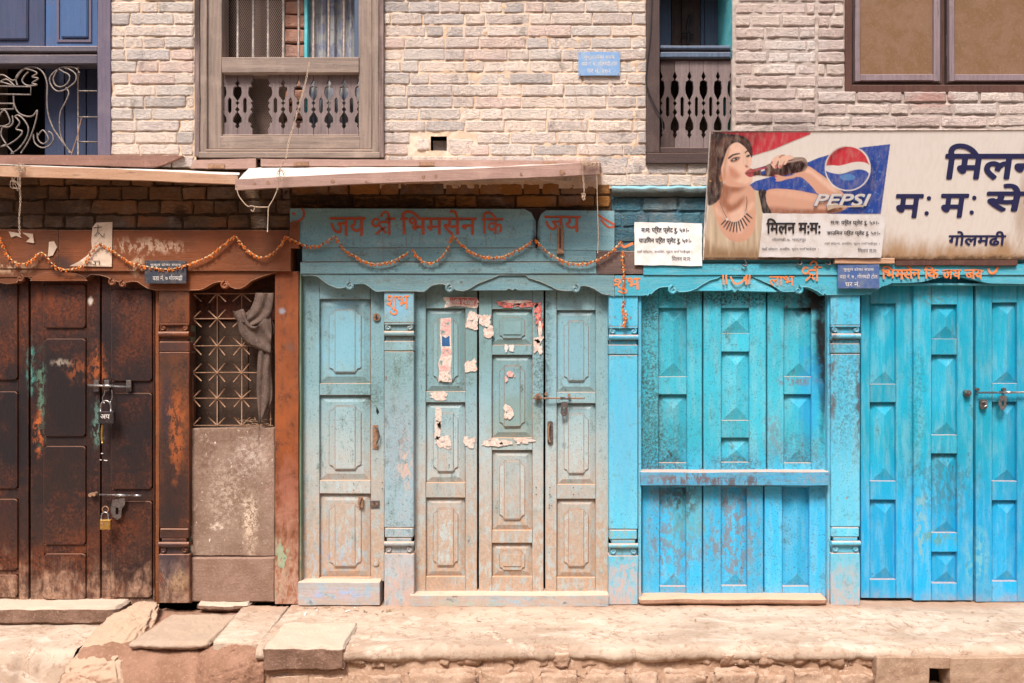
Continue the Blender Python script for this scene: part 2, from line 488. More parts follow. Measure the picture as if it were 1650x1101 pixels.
M_mort_d = rough_mat('mortar_dark', '4a3828', '3a2d22', '6b4c2c', 1.5, .006)
M_wood_v = wood('weathered_wood_upright', '958275', '76685e', 'a69384', 'v')
M_wood_h = wood('weathered_wood_level', '958275', '76685e', 'a69384', 'h', holes=False)
M_wood_edge = wood('weathered_wood_old_edge', '8a7670', '64544e', '98847c', 'v', blot=[(320, 30, 14, 50, '2c231e', .8, 'p'), (610, 60, 8, 80, '3a2f2a', .5, 'p')])
M_fret = wood('fretwork_wood', '80706c', '6c5e5c', '8c7b76', 'v', holes=False, dust='b5a198')
M_dk_v = wood('dark_wood_upright', '51413d', '423634', '5e4c46', 'v', dust='8a7468')
M_dk_h = wood('dark_wood_level', '51413d', '423634', '5e4c46', 'h', dust='9a8070', holes=False)
M_slate_board = wood('slate_blue_board', '5c6c80', '4c586a', '5e5c6a', 'v', dust='76767c', holes=False)
M_purple = wood('mauve_painted_post', '6c6270', '605664', '786c72', 'v', dust='94868e', holes=False)
M_blue_sh = wood('worn_blue_shutter', '44628a', '485c80', '555c78', 'v', dust='8088a0', holes=False)
M_slate_sh = wood('slate_shutter', '464d66', '3e465c', '504a60', 'v', dust='707080', holes=False)
M_moulding = wood('grey_moulding_wood', '5f5a60', '54505a', '6c6468', 'h', dust='b09c98', dustamt=.9, holes=False)
M_brn_frame = wood('brown_window_frame', '5a3c33', '4c332c', '694a3e', 'v', dust='8c7468', holes=False)
M_grey_frame = wood('greyed_casement_wood', '8a787a', '77676a', '6a5a58', 'v', dust='b0a0a0', holes=True)
M_hardboard = rough_mat('dusty_hardboard', '7c604c', '74583f', '866b55', 3, .0006)
M_teal_reveal = rough_mat('turquoise_limewash', '54b8c2', '74d0d4', '8ab8b8', 2, .003)
M_aw_wood = wood('awning_board', 'a8887a', '94776c', 'b39486', 'h', holes=False, dust='d9c2b2')
M_aw_tan = wood('awning_board_tan', 'b58f72', 'a98267', 'bc9a80', 'h', holes=False, dust='dcc4b0')
M_aw_dark = wood('plank_brown', '8a6658', '78584c', '9b7666', 'h', holes=False, dust='c8ae9e')
M_sheet = plain('whitewashed_sheet', 'd6ccc2', .6, 0, 'c4b6a8', 12)
BR, BR2 = '8a4526', '7a3a20'
M_brn_beam = paint('red_brown_painted_beam', '80441f', '68391c', chalk='a86a48', chk=.15, under='b89272', chips=.38, grime='2e2624', gamt=.35, spk=.4, axis='h', mudmax=0, rough=.6, dust='a0755c',
                   blot=[(20, 432, 45, 10, 'b59474', .7, 'c'), (245, 400, 60, 14, 'c4a488', .85, 'c'), (225, 430, 14, 18, 'c0a080', .8, 'c'), (110, 428, 26, 16, '2b2425', .7, 'p'), (150, 445, 40, 10, '332722', .6, 'p')])
M_brn_post = paint('red_brown_painted_post', '9a5228', '844624', chalk='a86a48', chk=.15, under='7a5a48', chips=.5, grime='3a241c', gamt=.7, spk=.6, mudpy=770, mudamp=140, mudmax=.97, mud='a07c6a',
                   blot=[(453, 900, 16, 34, '7fb392', .85, 'c'), (447, 955, 12, 20, '7fb392', .8, 'c'), (465, 800, 20, 60, 'a87464', .4, 'p'), (455, 502, 7, 6, '8d8f96', .9, 'p'), (468, 560, 10, 8, '6d4a3c', .8, 'p')])
M_brn_door = paint('scorched_red_brown_door', '743a1c', '462a1f', chalk='a86a48', chk=.15, under='86481f', chips=.10, grime='141218', gamt=1.15, spk=.5, mudpy=900, mudamp=120, mudmax=.85, mud='8a6650', rough=.45, dust='99705a',
                   blot=[(110, 690, 190, 150, '1d191b', .8, 'p'), (60, 560, 40, 60, '241c1c', .6, 'p'), (225, 600, 30, 60, '241c1c', .6, 'p'), (15, 830, 60, 70, '2a2120', .7, 'p'), (15, 700, 50, 110, '1c191c', .8, 'p'), (100, 620, 60, 95, '1f1a1b', .85, 'p'), (215, 700, 45, 95, '211b1c', .85, 'p'), (100, 770, 50, 60, '261e1d', .7, 'p'), (165, 520, 22, 100, '1d191c', .75, 'p'),
                         (60, 640, 10, 70, '587a66', .8, 'c'), (42, 590, 7, 45, '4f8f84', .8, 'c'), (150, 690, 9, 40, '648a7c', .8, 'c'), (55, 690, 9, 40, 'b05a2a', .9, 'c'), (152, 590, 12, 45, '98522a', .85, 'c'),
                         (128, 595, 28, 25, '8e4c28', .6, 'c'), (95, 585, 16, 7, 'b0a08e', .6, 'c'), (140, 485, 4, 7, 'd8cabb', .9, 'p'), (100, 935, 34, 30, '3a312e', .6, 's')])
M_brn_pil = paint('scorched_brown_pillar', '723e1f', '422c20', chalk='a86a48', chk=.15, under='ab552b', chips=.40, grime='17151a', gamt=.9, spk=.5, mudpy=880, mudamp=110, mudmax=.8, mud='8b6a58', rough=.5, dust='a0765e',
                  blot=[(280, 800, 34, 90, '231c1d', .8, 'p'), (278, 560, 30, 14, '3a2c2c', .7, 'p'), (270, 660, 10, 60, '2c282e', .8, 'p'), (285, 700, 14, 70, 'a0562a', .8, 'c'), (270, 905, 40, 40, '39333a', .85, 'p'), (290, 940, 16, 22, 'a88a5a', .6, 'c')])
M_teal = paint('faded_turquoise', '82a9b2', '7da1a6', under='a0866f', chips=.30, grime='44564a', gamt=.5, spk=.75, mudpy=640, mudamp=170, mudmax=.95, mudfull=925, mud='a08974', low='a8b9ba', lowpy=(600, 780), dust='c79a78',
               blot=[(770, 530, 120, 90, '66827c', .5, 'p'), (870, 600, 16, 110, '3d4a40', .7, 's'), (600, 640, 30, 30, '46554a', .7, 's'), (830, 680, 46, 50, '70897c', .5, 'p'), (585, 600, 30, 120, '5c8078', .5, 's'),
                     (550, 545, 44, 60, '74adbf', .7, 'p'), (540, 900, 50, 50, '7fa3cc', .5, 'c'), (720, 480, 80, 16, '66766c', .5, 'p'), (880, 560, 12, 100, '2f352f', .7, 's'), (700, 940, 40, 18, '96705a', .7, 'p'), (920, 560, 40, 60, '76aaba', .5, 'p')])
M_teal_beam = paint('faded_turquoise_beam', '709ba4', '6b9198', under='8a6a52', chips=.3, grime='4c5248', gamt=.45, spk=.8, axis='h', mudmax=0, dust='a08a74', rough=.65,
                    blot=[(690, 452, 260, 10, '6b7268', .5, 's'), (865, 375, 6, 40, '2e2722', .5, 'p'), (862, 390, 8, 10, '191411', .9, 'p'), (640, 405, 20, 14, '5a4c40', .6, 's'), (900, 450, 60, 14, '6a7a70', .5, 'p')])
M_teal_pil = paint('flaking_turquoise_pillar', '84aab2', '7ca0a4', under='9a8478', under2='b59a8a', chips=.56, grime='4c5a50', gamt=.65, spk=.8, mudpy=800, mudamp=110, mudmax=.85, mud='b8978a', low='94b0ba', lowpy=(560, 760), dust='cda888',
                   blot=[(640, 700, 28, 90, '8f8a88', .6, 's'), (655, 745, 12, 40, 'c7a796', .9, 'c'), (640, 600, 26, 40, '5f7a6c', .6, 's'), (640, 490, 24, 24, '78aac4', .8, 'p')])
M_blue_pil = paint('bright_blue_pillar', '4fb6d2', '48adcc', under='a8948a', chips=.42, grime='4a5f5c', gamt=.45, spk=.75, mudpy=880, mudamp=50, mudmax=.85, mud='b59a90', dust='c59d84', low='5cbcd8', lowpy=(600, 800),
                   blot=[(1005, 700, 26, 140, '58a8c8', .6, 'p'), (1005, 570, 24, 10, '5f6a60', .6, 's'), (1002, 870, 30, 24, '8aa49a', .8, 'c'), (1005, 930, 30, 50, 'b3a09c', .85, 'c'), (1362, 620, 30, 120, '3f6670', .7, 's'), (1341, 600, 6, 110, '5a4a48', .8, 'c'), (1382, 650, 5, 90, '4a3a34', .8, 'c'), (1362, 930, 26, 40, '9fa09c', .6, 'c')])
M_blue = paint('bright_cyan_door', '3ab4ca', '36a8bc', under='5a4c44', chips=.24, grime='38504c', gamt=.42, spk=.9, mudpy=945, mudamp=34, mudmax=.75, mud='a88a7e', dust='c09a80', low='34aedb', lowpy=(700, 800),
               blot=[(1045, 600, 26, 120, '3a4a40', .8, 's'), (1060, 730, 60, 60, '3c4a42', .75, 's'), (1185, 478, 130, 16, '2a2824', .95, 's'), (1329, 555, 17, 110, '101011', 1.0, 'p'), (1331, 600, 8, 130, '151515', .9, 'p'), (1318, 480, 30, 30, '1a1918', 1.0, 'p'), (1050, 500, 24, 40, '2a302c', .8, 's'), (1050, 690, 30, 90, '32403a', .7, 's'), (1310, 640, 22, 90, '1f9acb', .7, 'p'),
                     (1290, 615, 36, 8, '6b6a74', .85, 'c'), (1290, 730, 60, 30, '54626a', .7, 's'), (1080, 755, 60, 10, '4c3c38', .8, 's'), (1195, 750, 60, 16, '4a443e', .7, 's'),
                     (1090, 860, 50, 90, '7a706e', .75, 'c'), (1180, 870, 50, 90, '7e706c', .75, 'c'), (1110, 830, 40, 60, '58a8b4', .6, 'p'), (1250, 700, 20, 60, '6c8490', .6, 'c'), (1100, 800, 30, 40, '3d3834', .7, 'c')])
M_blue2 = paint('deep_cyan_door', '14a2c0', '169ab4', under='5d5048', chips=.22, grime='2f5a58', gamt=.3, spk=.5, mudpy=950, mudamp=24, mudmax=.6, mud='a08478', dust='b8998a', low='12a0d2', lowpy=(700, 860),
                blot=[(1485, 660, 14, 120, '2f7474', .7, 's'), (1510, 480, 60, 16, '5a7468', .6, 's'), (1520, 780, 60, 60, '3f6a74', .6, 'c'), (1520, 870, 28, 16, '5c8f8c', .9, 'c'), (1490, 850, 12, 60, '7fa8ac', .8, 'c'), (1580, 900, 20, 50, '6fb0b8', .7, 'c'), (1640, 690, 20, 200, '1585b0', .4, 'p')])
M_blue_beam = paint('bright_cyan_beam', '46b2c8', '44a6ba', under='6a5a50', chips=.3, grime='3d5a58', gamt=.35, spk=.6, axis='h', mudmax=0, dust='7ab0b4', blot=[(1000, 452, 30, 20, '5f9098', .6, 's'), (1180, 432, 130, 8, '4a8088', .7, 's'), (1300, 470, 50, 8, '2c2c2c', .6, 's')])
M_blue_bar = paint('blue_rail_scuffed', '4cabd2', '4aa4ca', under='7c6a66', chips=.62, grime='5a4a48', gamt=.6, spk=.7, axis='h', mudmax=0, dust='cfa88c', blot=[(1110, 772, 90, 14, '6a5450', .85, 'c'), (1190, 776, 70, 12, '5c4a46', .8, 'c'), (1060, 770, 30, 10, '7a6660', .6, 's'), (1300, 770, 40, 8, '8a8a8c', .6, 'c')])
M_patch = wood('bare_brown_board', '6b5850', '5d4c48', '7b655a', 'h', holes=False)
M_green_edge = paint('olive_green_edge', '5f7258', '566a54', under='5a4838', chips=.3, gamt=.4, mudpy=820, mudamp=120, mudmax=.9)
M_sill = paint('muddy_sill', '8fb0c0', '98a8a8', under='a88c78', chips=.6, grime='6f6058', gamt=.5, spk=.5, axis='h', mudpy=850, mudamp=60, mudmax=.72, mud='b3927c', dust='d8b69c',
               blot=[(540, 955, 60, 10, '8aaedc', .8, 'c'), (760, 972, 80, 8, '7fb29a', .7, 'c')])
M_groove = rough_mat('mud_caked_groove', 'a07a60', '7a5a46', 'b89078', 8, .002)
M_mudsill = rough_mat('earth_caked_sill', 'a5806a', '96725e', 'b8927a', 3, .003, topc='c9a68c')
M_plaster = rough_mat('brown_mud_plaster', '8f7868', '806858', 'a08a7a', 1.6, .004, speck='e0d0c0', blot=[(400, 740, 34, 40, 'd8c8b8', .55, 's'), (360, 800, 30, 60, 'd0bca8', .6, 's'), (330, 740, 16, 40, '5f4538', .6, 's'), (380, 790, 50, 80, '6a5040', .5, 's'), (400, 830, 14, 40, 'e0ccb4', .7, 's'),(370, 705, 70, 16, '6f5345', .6, 's'), (430, 760, 12, 80, 'b7998a', .5, 's'), (318, 790, 12, 90, '7b5e4e', .6, 's'), (400, 860, 12, 50, 'd8bfa6', .6, 's'), (345, 850, 14, 8, 'dcc8b4', .8, 's')])
M_plaster2 = rough_mat('mud_plaster_low', '937767', '866a5a', 'a08474', 2.5, .005)
M_earth = earth_mat()
M_stone = rough_mat('eroded_ledge_stone', 'b3947c', '9a7a62', 'c8ac96', 2.2, .005, topc='cdb09a')
M_stone2 = rough_mat('pale_ledge_stone', 'b89c86', 'a5866e', 'cdb8a6', 2.6, .005)
M_stone_dk = rough_mat('dark_step_stone', '8a6d5c', '705646', 'a48878', 2.4, .006, topc='cab49f', blot=[(205, 1045, 20, 24, '2c2422', .9, 's')])
M_earth_dk = rough_mat('brown_earth_face', 'a07a64', '8c6853', 'b08c76', 2.0, .010)
M_concrete = rough_mat('tan_concrete', 'ab917a', '987c66', 'b8a08a', 2.5, .004)
M_street = rough_mat('dusty_street_ground', 'a58a74', '98806c', 'b09a86', .6, .006)
M_opp = rough_mat('lane_house_brick', 'b09480', 'a08470', 'bca290', .8, .004)
M_dark = plain('painted_hollow_dark', '16130f', .95)  # near black painted in for the dark of rooms and holes
M_iron = plain('dusty_iron', '6f6560', .6, .5, '9a8a7c', 60)
M_rust = plain('rusty_iron', '85644c', .8, .1, 'a58064', 70)
M_steel = plain('worn_steel', 'b8b4b0', .35, .9, '7a706a', 90)
M_steel_d = plain('dull_steel', '7c7470', .5, .7, '54423a', 70)
M_lockblk = plain('black_lock_enamel', '2a2527', .4, .1, '463a36', 50)
M_brass = plain('worn_brass', 'c49a52', .38, .75, '9a7440', 60)
M_white = plain('white_label', 'dcd6cf', .6, 0, 'b8aca0', 90)
M_wire = plain('wire_mesh', '8a7468', .6, .4)
M_string = plain('jute_string', 'c0a890', .9, 0, '927860', 80)
M_cable = plain('black_cable', '1c1a1a', .5)
M_paper = plain('white_notice_paper', 'e2dedb', .8, 0, 'cfc6bc', 14, bd=.0008)
M_paper_t = plain('torn_cream_paper', 'd0b9a2', .85, 0, 'bfa48c', 20, bd=.001)
M_paper_p = plain('torn_poster_backing', 'd2bcae', .85, 0, 'bd9e90', 45, bd=.001)
M_poster_r = plain('faded_red_poster', 'c2605a', .8, 0, 'd08a80', 60)
M_poster_k = plain('faded_pink_poster', 'd09a94', .8, 0, 'd8b8ac', 60)
M_poster_b = plain('poster_blue_print', '2f5d8c', .8, 0, '24486e', 60)
def torn_mat(name, c, v2, thr=.40, sc=30):
    m = Mat(name); n = m.noise(sc, 8, .75); n2 = m.noise(70, 5, .7, off=4)
    m.m.node_tree.nodes['Principled BSDF'].inputs['Alpha'].default_value = 1
    m.put(m.b.inputs['Alpha'], m.sm(n, thr, thr + .015))
    return m.done(m.mix(m.sm(n2, .4, .62), c, v2), .9, None)
M_paper_p = torn_mat('torn_poster_backing', 'd6cabe', 'c4a898'); M_poster_r = torn_mat('faded_red_poster', 'b8504a', 'cc8c80', .46); M_poster_k = torn_mat('faded_pink_poster', 'cc948c', 'd8bab0', .44)
M_ink = plain('black_ink', '2a2628', .8)
M_navy = plain('navy_print', '24264f', .55)
def worn_paint(name, c, thr, under_mix):
    m = Mat(name); n = m.noise(90, 6, .75)
    col = m.mix(m.sm(n, thr, thr + .06), c, under_mix)
    return m.done(m.mix(m.sm(m.noise(20, 4, .6), .4, .7, 0, .4), col, under_mix), .7, n, .0006)
M_orange_t = worn_paint('brushed_orange_lettering', 'b4512f', .60, '8a5644')
M_orange_b = worn_paint('bright_orange_lettering', 'df7a3c', .58, '8a9a88')
M_orange_drip = worn_paint('orange_paint_drip', 'a25a3c', .45, '77807a')
M_plate = plain('faded_blue_plate', '6d93bd', .5, 0, '8fa3b8', 30)
M_plate2 = plain('scratched_blue_plate', '3f5a8c', .5, 0, '6a7280', 25)
M_plate3 = plain('weathered_dark_plate', '2c3340', .6, 0, '5a5048', 40)
M_mari = plain('marigold_petals', 'dc761e', .7, 0, 'a84a14', 150)
M_mari2 = plain('dried_marigold_petals', 'b8602a', .8, 0, '7a3c1c', 150)
M_bud = plain('pale_tuberose_buds', 'd8c498', .7, 0, 'b0925e', 120)
M_cloth = rough_mat('dusty_brown_cloth', '6a584e', '54463f', '7e6a5e', 3, .004)
M_leafdry = plain('dry_litter', 'a8886a', .9, 0, '7a5c44', 60)

# ------------------------------------------------------------------ ground and building core
boxo('street', -14, 14, -9, -.60, -.3, 0, M_street, bev=0, amp=0)['kind'] = 'structure'
opp = empty('house', (0, -8.6, 0), 'unseen plain brick house across the lane, added to block low sky light', 'house')  # unseen house opposite, added to cut low sky fill and deepen shading
boxo('wall', -9, 9, -9.4, -8.6, 0, 6.5, M_opp, opp, bev=0, amp=0)
boxo('eaves', -9.2, 9.2, -9.6, -8.2, 6.5, 6.65, M_opp, opp, bev=0, amp=0)
nb = empty('brick_wall', (0, .3, 0), 'plain continuation of the house front above and beside the shop doors', 'brick wall')
boxo('wall_left', X(-1300), X(-96), .01, .6, 0, 6.2, M_opp, nb, bev=0, amp=0)
boxo('wall_right', X(1764), X(2900), .01, .6, 0, 6.2, M_opp, nb, bev=0, amp=0)
boxo('wall_above', X(-96), X(1764), .012, .6, Z(-68), 6.2, M_opp, nb, bev=0, amp=0)
core = boxo('building_core', -3.6, 3.6, .62, 2.4, -.1, 4.6, M_dark, bev=0, amp=0)  # solid block; the darkness of the rooms is put into its colour
tagt(core, 'solid block coloured near black for the dark behind the window openings and the grille', 'house interior')

def mortar(name, px0, py0, px1, py1, y, mat, parent, amp=.006, step=.011, holes=()):
    x0, x1, z0, z1 = X(px0, y), X(px1, y), Z(py1, y), Z(py0, y)
    nx = max(2, int((x1 - x0) / step)); nz = max(2, int((z1 - z0) / step))
    vs, fs = [], []
    for j in range(nz + 1):
        for i in range(nx + 1):
            p = Vector((x0 + (x1 - x0) * i / nx, 0, z0 + (z1 - z0) * j / nz))
            n = mnoise.fractal(p * 22, .8, 2, 4) + .5 * mnoise.noise(p * 95)
            vs.append((p.x, y + n * amp, p.z))
    for j in range(nz):
        for i in range(nx):
            a = j * (nx + 1) + i; fs.append((a, a + 1, a + nx + 2, a + nx + 1))
    return from_py(name, vs, fs, mat, parent, smooth=True)

def brick(px0, py0, px1, py1, y, mat, parent, rough=1.0, depth=.05, push=0.0):
    x0, x1, z0, z1 = X(px0, y), X(px1, y), Z(py1, y), Z(py0, y)
    w, h = x1 - x0, z1 - z0
    if w < .01 or h < .01: return
    e = .006
    nx = max(2, min(8, int(w / .04)))
    xs = [x0, x0 + e] + [x0 + e + (w - 2 * e) * i / nx for i in range(1, nx)] + [x1 - e, x1]
    zs = [z0, z0 + e, (z0 + z1) / 2, z1 - e, z1]
    sd_ = R() * 99; tilt = U(-.0035, .0035); y = y + push + U(-.004, .004)
    sl_ = U(-.02, .02) * h
    vs, fs = [], []
    for j, z in enumerate(zs):
        for i, x in enumerate(xs):
            edge = (i in (0, len(xs) - 1)) + (j in (0, 4))
            q = Vector((x * 26, z * 26, sd_))
            n = mnoise.noise_vector(q); n2 = mnoise.noise(q * 2.6)
            pull = .0045 * edge * rough
            a = .0028 * rough
            vs.append((x + n.x * a * (1 + edge), y + pull + n2 * .0025 * rough + tilt * (z - z0) / h, z + n.y * a * (1 + edge) + sl_ * (x - x0) / w))
    nxx = len(xs)
    for j in range(4):
        for i in range(nxx - 1):
            a = j * nxx + i; fs.append((a, a + 1, a + nxx + 1, a + nxx))
    ring = [i for i in range(nxx)] + [j * nxx + nxx - 1 for j in range(1, 5)] + [4 * nxx + i for i in range(nxx - 2, -1, -1)] + [j * nxx for j in range(3, 0, -1)]
    o = len(vs)
    for r in ring: v = vs[r]; vs.append((v[0], y + depth, v[2]))
    L = len(ring)
    for i in range(L): fs.append((ring[(i + 1) % L], ring[i], o + i, o + (i + 1) % L))
    return from_py('brick', vs, fs, mat, parent, smooth=False)

def courses(parent, mat, px0, px1, tops, h, y, joint=2.0, lens=(70, 6), rough=1.0, skip=(), half=.28, x_off=None, matf=None):
    for r, t in enumerate(tops):
        x = px0 - (U(0, 45) if x_off is None else x_off[r % len(x_off)])
        while x < px1 - 8:
            q = R()
            w = U(29, 38) if q < half else (U(46, 56) if q < half + .1 else lens[0] + U(-lens[1], lens[1]))
            a, b = max(x, px0), min(x + w, px1)
            if b > px1 - 12: b = px1
            if b - a > 9:
                ys = 0
                bad = any(a < s[2] and b > s[0] and t < s[3] and t + h > s[1] for s in skip)
                if not bad: brick(a, t + U(-.5, .5), b - joint * U(.7, 1.2), t + h - joint * U(.8, 1.15), y, matf(a, t) if matf else mat, parent, rough)
            x += w

# --- brick walls of the upper floor
wl = empty('brick_wall', W(600, 150), 'pale grey-pink brick wall with straw mortar between the mauve post and the dark window frame', 'brick wall')
putlog = (694, 221, 720, 245)
mortar('mortar', 176, -70, 316, 262, .0065, M_mort_l, wl, .0065)
mortar('mortar', 612, -70, 694, 304, .0065, M_mort_l, wl, .0065)
mortar('mortar', 1042, 258, 1190, 304, .0065, M_mort_l, wl, .0065)
mortar('mortar', 720, -70, 1044, 304, .0065, M_mort_l, wl, .0065)
mortar('mortar', 694, -70, 720, 220, .0065, M_mort_l, wl, .0065)
mortar('mortar', 694, 243, 720, 304, .0065, M_mort_l, wl, .0065)
rows = [3 + 19.15 * i for i in range(-3, 14)]
courses(wl, M_brick_l, 178, 313, rows, 19.15, 0)
courses(wl, M_brick_l, 618, 1043, rows, 19.15, 0, skip=[putlog])
for (a, b, c, d_) in ((672, 224, 692, 241), (722, 224, 762, 241)): brick(a, b, c, d_, 0, M_brick_l, wl)
boxo('putlog_stone', X(696), X(719), .07, .10, Z(243), Z(222), M_brick_l, wl, amp=.002)
courses(wl, M_brick_l, 968, 1186, [263, 282.5], 19.3, 0)
wr = empty('brick_wall', W(1300, 100), 'dusty rose brick wall with grey mortar above the tilted signboard', 'brick wall')
mortar('mortar', 1180, -70, 1372, 330, .006, M_mort_r, wr)
mortar('mortar', 1366, 146, 1760, 330, .006, M_mort_r, wr)
rowr = [6 + 19.6 * i for i in range(-4, 12)]
courses(wr, M_brick_r, 1186, 1318, rowr, 19.6, -.002, joint=4, lens=(72, 5))
courses(wr, M_brick_r, 1319, 1364, rowr[:11], 19.6, -.006, joint=4, lens=(60, 2), half=.1)
courses(wr, M_brick_r, 1319, 1750, [148.5, 168, 187.8, 207.5], 19.6, -.002, joint=4, lens=(73, 3), half=.12)
# --- shaded brick band under the awnings
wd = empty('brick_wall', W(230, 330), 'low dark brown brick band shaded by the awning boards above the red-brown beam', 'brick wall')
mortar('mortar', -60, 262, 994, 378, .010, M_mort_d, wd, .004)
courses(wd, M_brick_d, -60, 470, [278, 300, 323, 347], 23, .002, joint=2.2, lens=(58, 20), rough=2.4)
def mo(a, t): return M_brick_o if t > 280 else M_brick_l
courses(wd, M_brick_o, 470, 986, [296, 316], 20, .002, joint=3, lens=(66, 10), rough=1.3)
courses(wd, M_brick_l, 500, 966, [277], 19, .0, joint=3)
# blue-painted bricks and rounded cornice left of the signboard
wb = empty('brick_wall', W(1060, 330), 'slate-blue painted brickwork beneath the rounded cornice left of the signboard', 'brick wall')
mortar('mortar', 986, 300, 1180, 440, .008, M_brick_b, wb, .004)
courses(wb, M_brick_b, 986, 1180, [318, 343, 368, 396], 25, .0, joint=3, lens=(52, 10), rough=1.4)
vs, fs = [], []
N = 60
for i in range(N + 1):
    px = 984 + 190 * i / N
    for k in range(9):
        a = math.pi * (k / 8 - .5)
        r_ = .030 + .004 * mnoise.noise(Vector((px * .06, k * .4, 0)))
        c = W(px, 309 + 1.5 * mnoise.noise(Vector((px * .05, 0, 2))), .0)
        vs.append(c + Vector((0, -math.cos(a) * r_ * 1.6 + mnoise.noise(c * 40 + Vector((0, k, 0))) * .003, math.sin(a) * r_)))
for i in range(N):
    for k in range(8): a = i * 9 + k; fs.append((a, a + 1, a + 10, a + 9))
M_corn = rough_mat('blue_topped_cornice', '5f6a68', '54605f', '7a7a70', 2.5, .006, topc='86b8c4')
from_py('cornice', vs, fs, M_corn, wb, smooth=True)

# ------------------------------------------------------------------ upper windows
# W1: blue shutters and scroll grille, far left
w1 = empty('shuttered_window', W(80, 125), 'window with dull blue shutters, black scroll ironwork and a mauve side post at far left', 'window')
pbox('side_post', 157, -70, 178, 252, -.01, .14, M_purple, w1, amp=.002)
pbox('shutter', -80, -70, 72, 76, .10, .13, M_slate_sh, w1)
sh = pbox('shutter', 73.5, -70, 157, 76, .075, .13, M_blue_sh, w1)
pbox('raised_panel', -70, -70, 44, 64, .085, .10, M_slate_sh, w1, bev=.008)
pbox('raised_panel', 97, -70, 141, 61, .060, .075, M_blue_sh, sh, bev=.008)
for (a, b, c, d_) in ((91, -70, 95, 68), (95, 64, 147, 68), (143, -70, 147, 64)):
    pbox('panel_moulding', a, b, c, d_, .068, .075, M_purple, sh, bev=.001, amp=0)
for k, (a, b, yf) in enumerate(((74, 83, .02), (84, 88, .045), (88, 103, .03))): pbox('rail_moulding', -80, a, 157, b, yf, .12, M_moulding, w1, bev=.004)
for (a, b) in ((72, 103), (105, 138), (140, 157)): pbox('inner_shutter_board', a, 103, b, 252, .22, .25, M_slate_sh, w1)
ir = []
def sp(p, n=5): return pxpath(p, .05, n)
ir.append(sp([(-10, 124), (5, 121), (22, 130), (34, 116), (44, 109), (58, 109), (70, 118), (76, 135), (76, 155), (77, 180), (85, 205), (98, 225), (113, 247)]))
ir.append(sp([(20, 138), (8, 134), (-8, 130)])); ir.append(sp([(-6, 137), (10, 128), (24, 139)]))
ir.append(sp([(28, 137), (26, 125), (36, 113), (46, 112), (60, 118), (52, 124), (62, 127), (52, 134), (60, 137), (44, 138), (36, 131), (40, 122), (46, 116)]))
ir.append(pxpath([(-10, 139), (50, 140), (50, 153), (-10, 152)], .05, 1)); ir.append(pxpath([(-10, 167), (22, 167), (22, 176), (-10, 177)], .05, 1))
ir.append(pxpath([(22, 153), (23, 168), (30, 182), (44, 188), (54, 186), (60, 178), (59, 190), (54, 208), (46, 228), (34, 247)], .05, 4))
ir.append(sp([(-4, 196), (2, 182), (8, 178), (14, 188), (16, 198), (8, 203), (-2, 204)])); ir.append(sp([(20, 186), (21, 198), (14, 205), (2, 204)]))
ir.append(sp([(24, 188), (30, 186), (40, 195), (46, 208), (42, 224), (30, 240), (18, 248)])); ir.append(sp([(24, 188), (32, 198), (26, 208), (36, 212), (30, 222), (12, 234), (-6, 238)]))
ir.append(sp([(-4, 240), (8, 234), (16, 240), (22, 248)])); ir.append(sp([(4, 205), (2, 218), (10, 232)]))
ir.append(sp([(128, 118), (122, 110), (108, 108), (97, 110), (86, 118), (80, 128), (84, 140), (92, 147), (102, 146), (112, 140), (122, 131), (122, 120), (112, 112), (104, 110)]))
ir.append(sp([(94, 111), (90, 118), (86, 128), (90, 138), (100, 140), (110, 133), (112, 122), (102, 116), (94, 111)]))
ir.append(sp([(106, 141), (111, 150), (106, 164), (98, 180), (96, 198), (98, 218), (106, 236), (116, 248)]))
ir.append(sp([(54, 216), (56, 230), (66, 238), (78, 236), (86, 226), (84, 216), (78, 212)])); ir.append(sp([(60, 214), (62, 226), (70, 232), (78, 226), (76, 218), (69, 210), (62, 218)]))
ir.append(pxpath([(126, 108), (126, 250)], .05, 1))
for yy in (147, 189, 229): ir.append(pxpath([(126, yy), (157, yy)], .05, 1))
tubes('scroll_grille', ir, .0048, M_iron, w1)

# shared fretwork slat outline; dx profile of the cut-outs between two slats
def fret(a, b, y0, y1, left=True, right=True, slot=True, yf=.035):
    H = (y1 - y0)
    def prof(w):
        P = [(0, 0), (.11, 0), (.115, 0), (.175, .17), (.215, .03), (.235, .28), (.27, .30), (.31, .34), (.37, .30), (.44, .06), (.455, 0), (.485, .15), (.515, .02), (.545, 0), (.59, .17), (.63, .02), (.65, .1), (.72, .31), (.77, .34), (.80, .30), (.80, .18), (.83, .10), (.855, .17), (.90, 0), (1, 0)]
        return [(dx * w * .86, y0 + t * H) for t, dx in P]
    w = b - a
    L = [(a + dx, y) for dx, y in (prof(w) if left else [(0, y0), (0, y1)])]
    Rr = [(b - dx, y) for dx, y in (prof(w) if right else [(0, y0), (0, y1)])]
    outer = L + Rr[::-1]
    hs = []
    if slot:
        c = (a + b) / 2; r = w * .12; t, u = y0 + .43 * H, y0 + .62 * H
        hs = [[(c - r, t), (c, t - r * 1.3), (c + r, t), (c + r, u), (c, u + r * 1.3), (c - r, u)]]
    return outer, hs

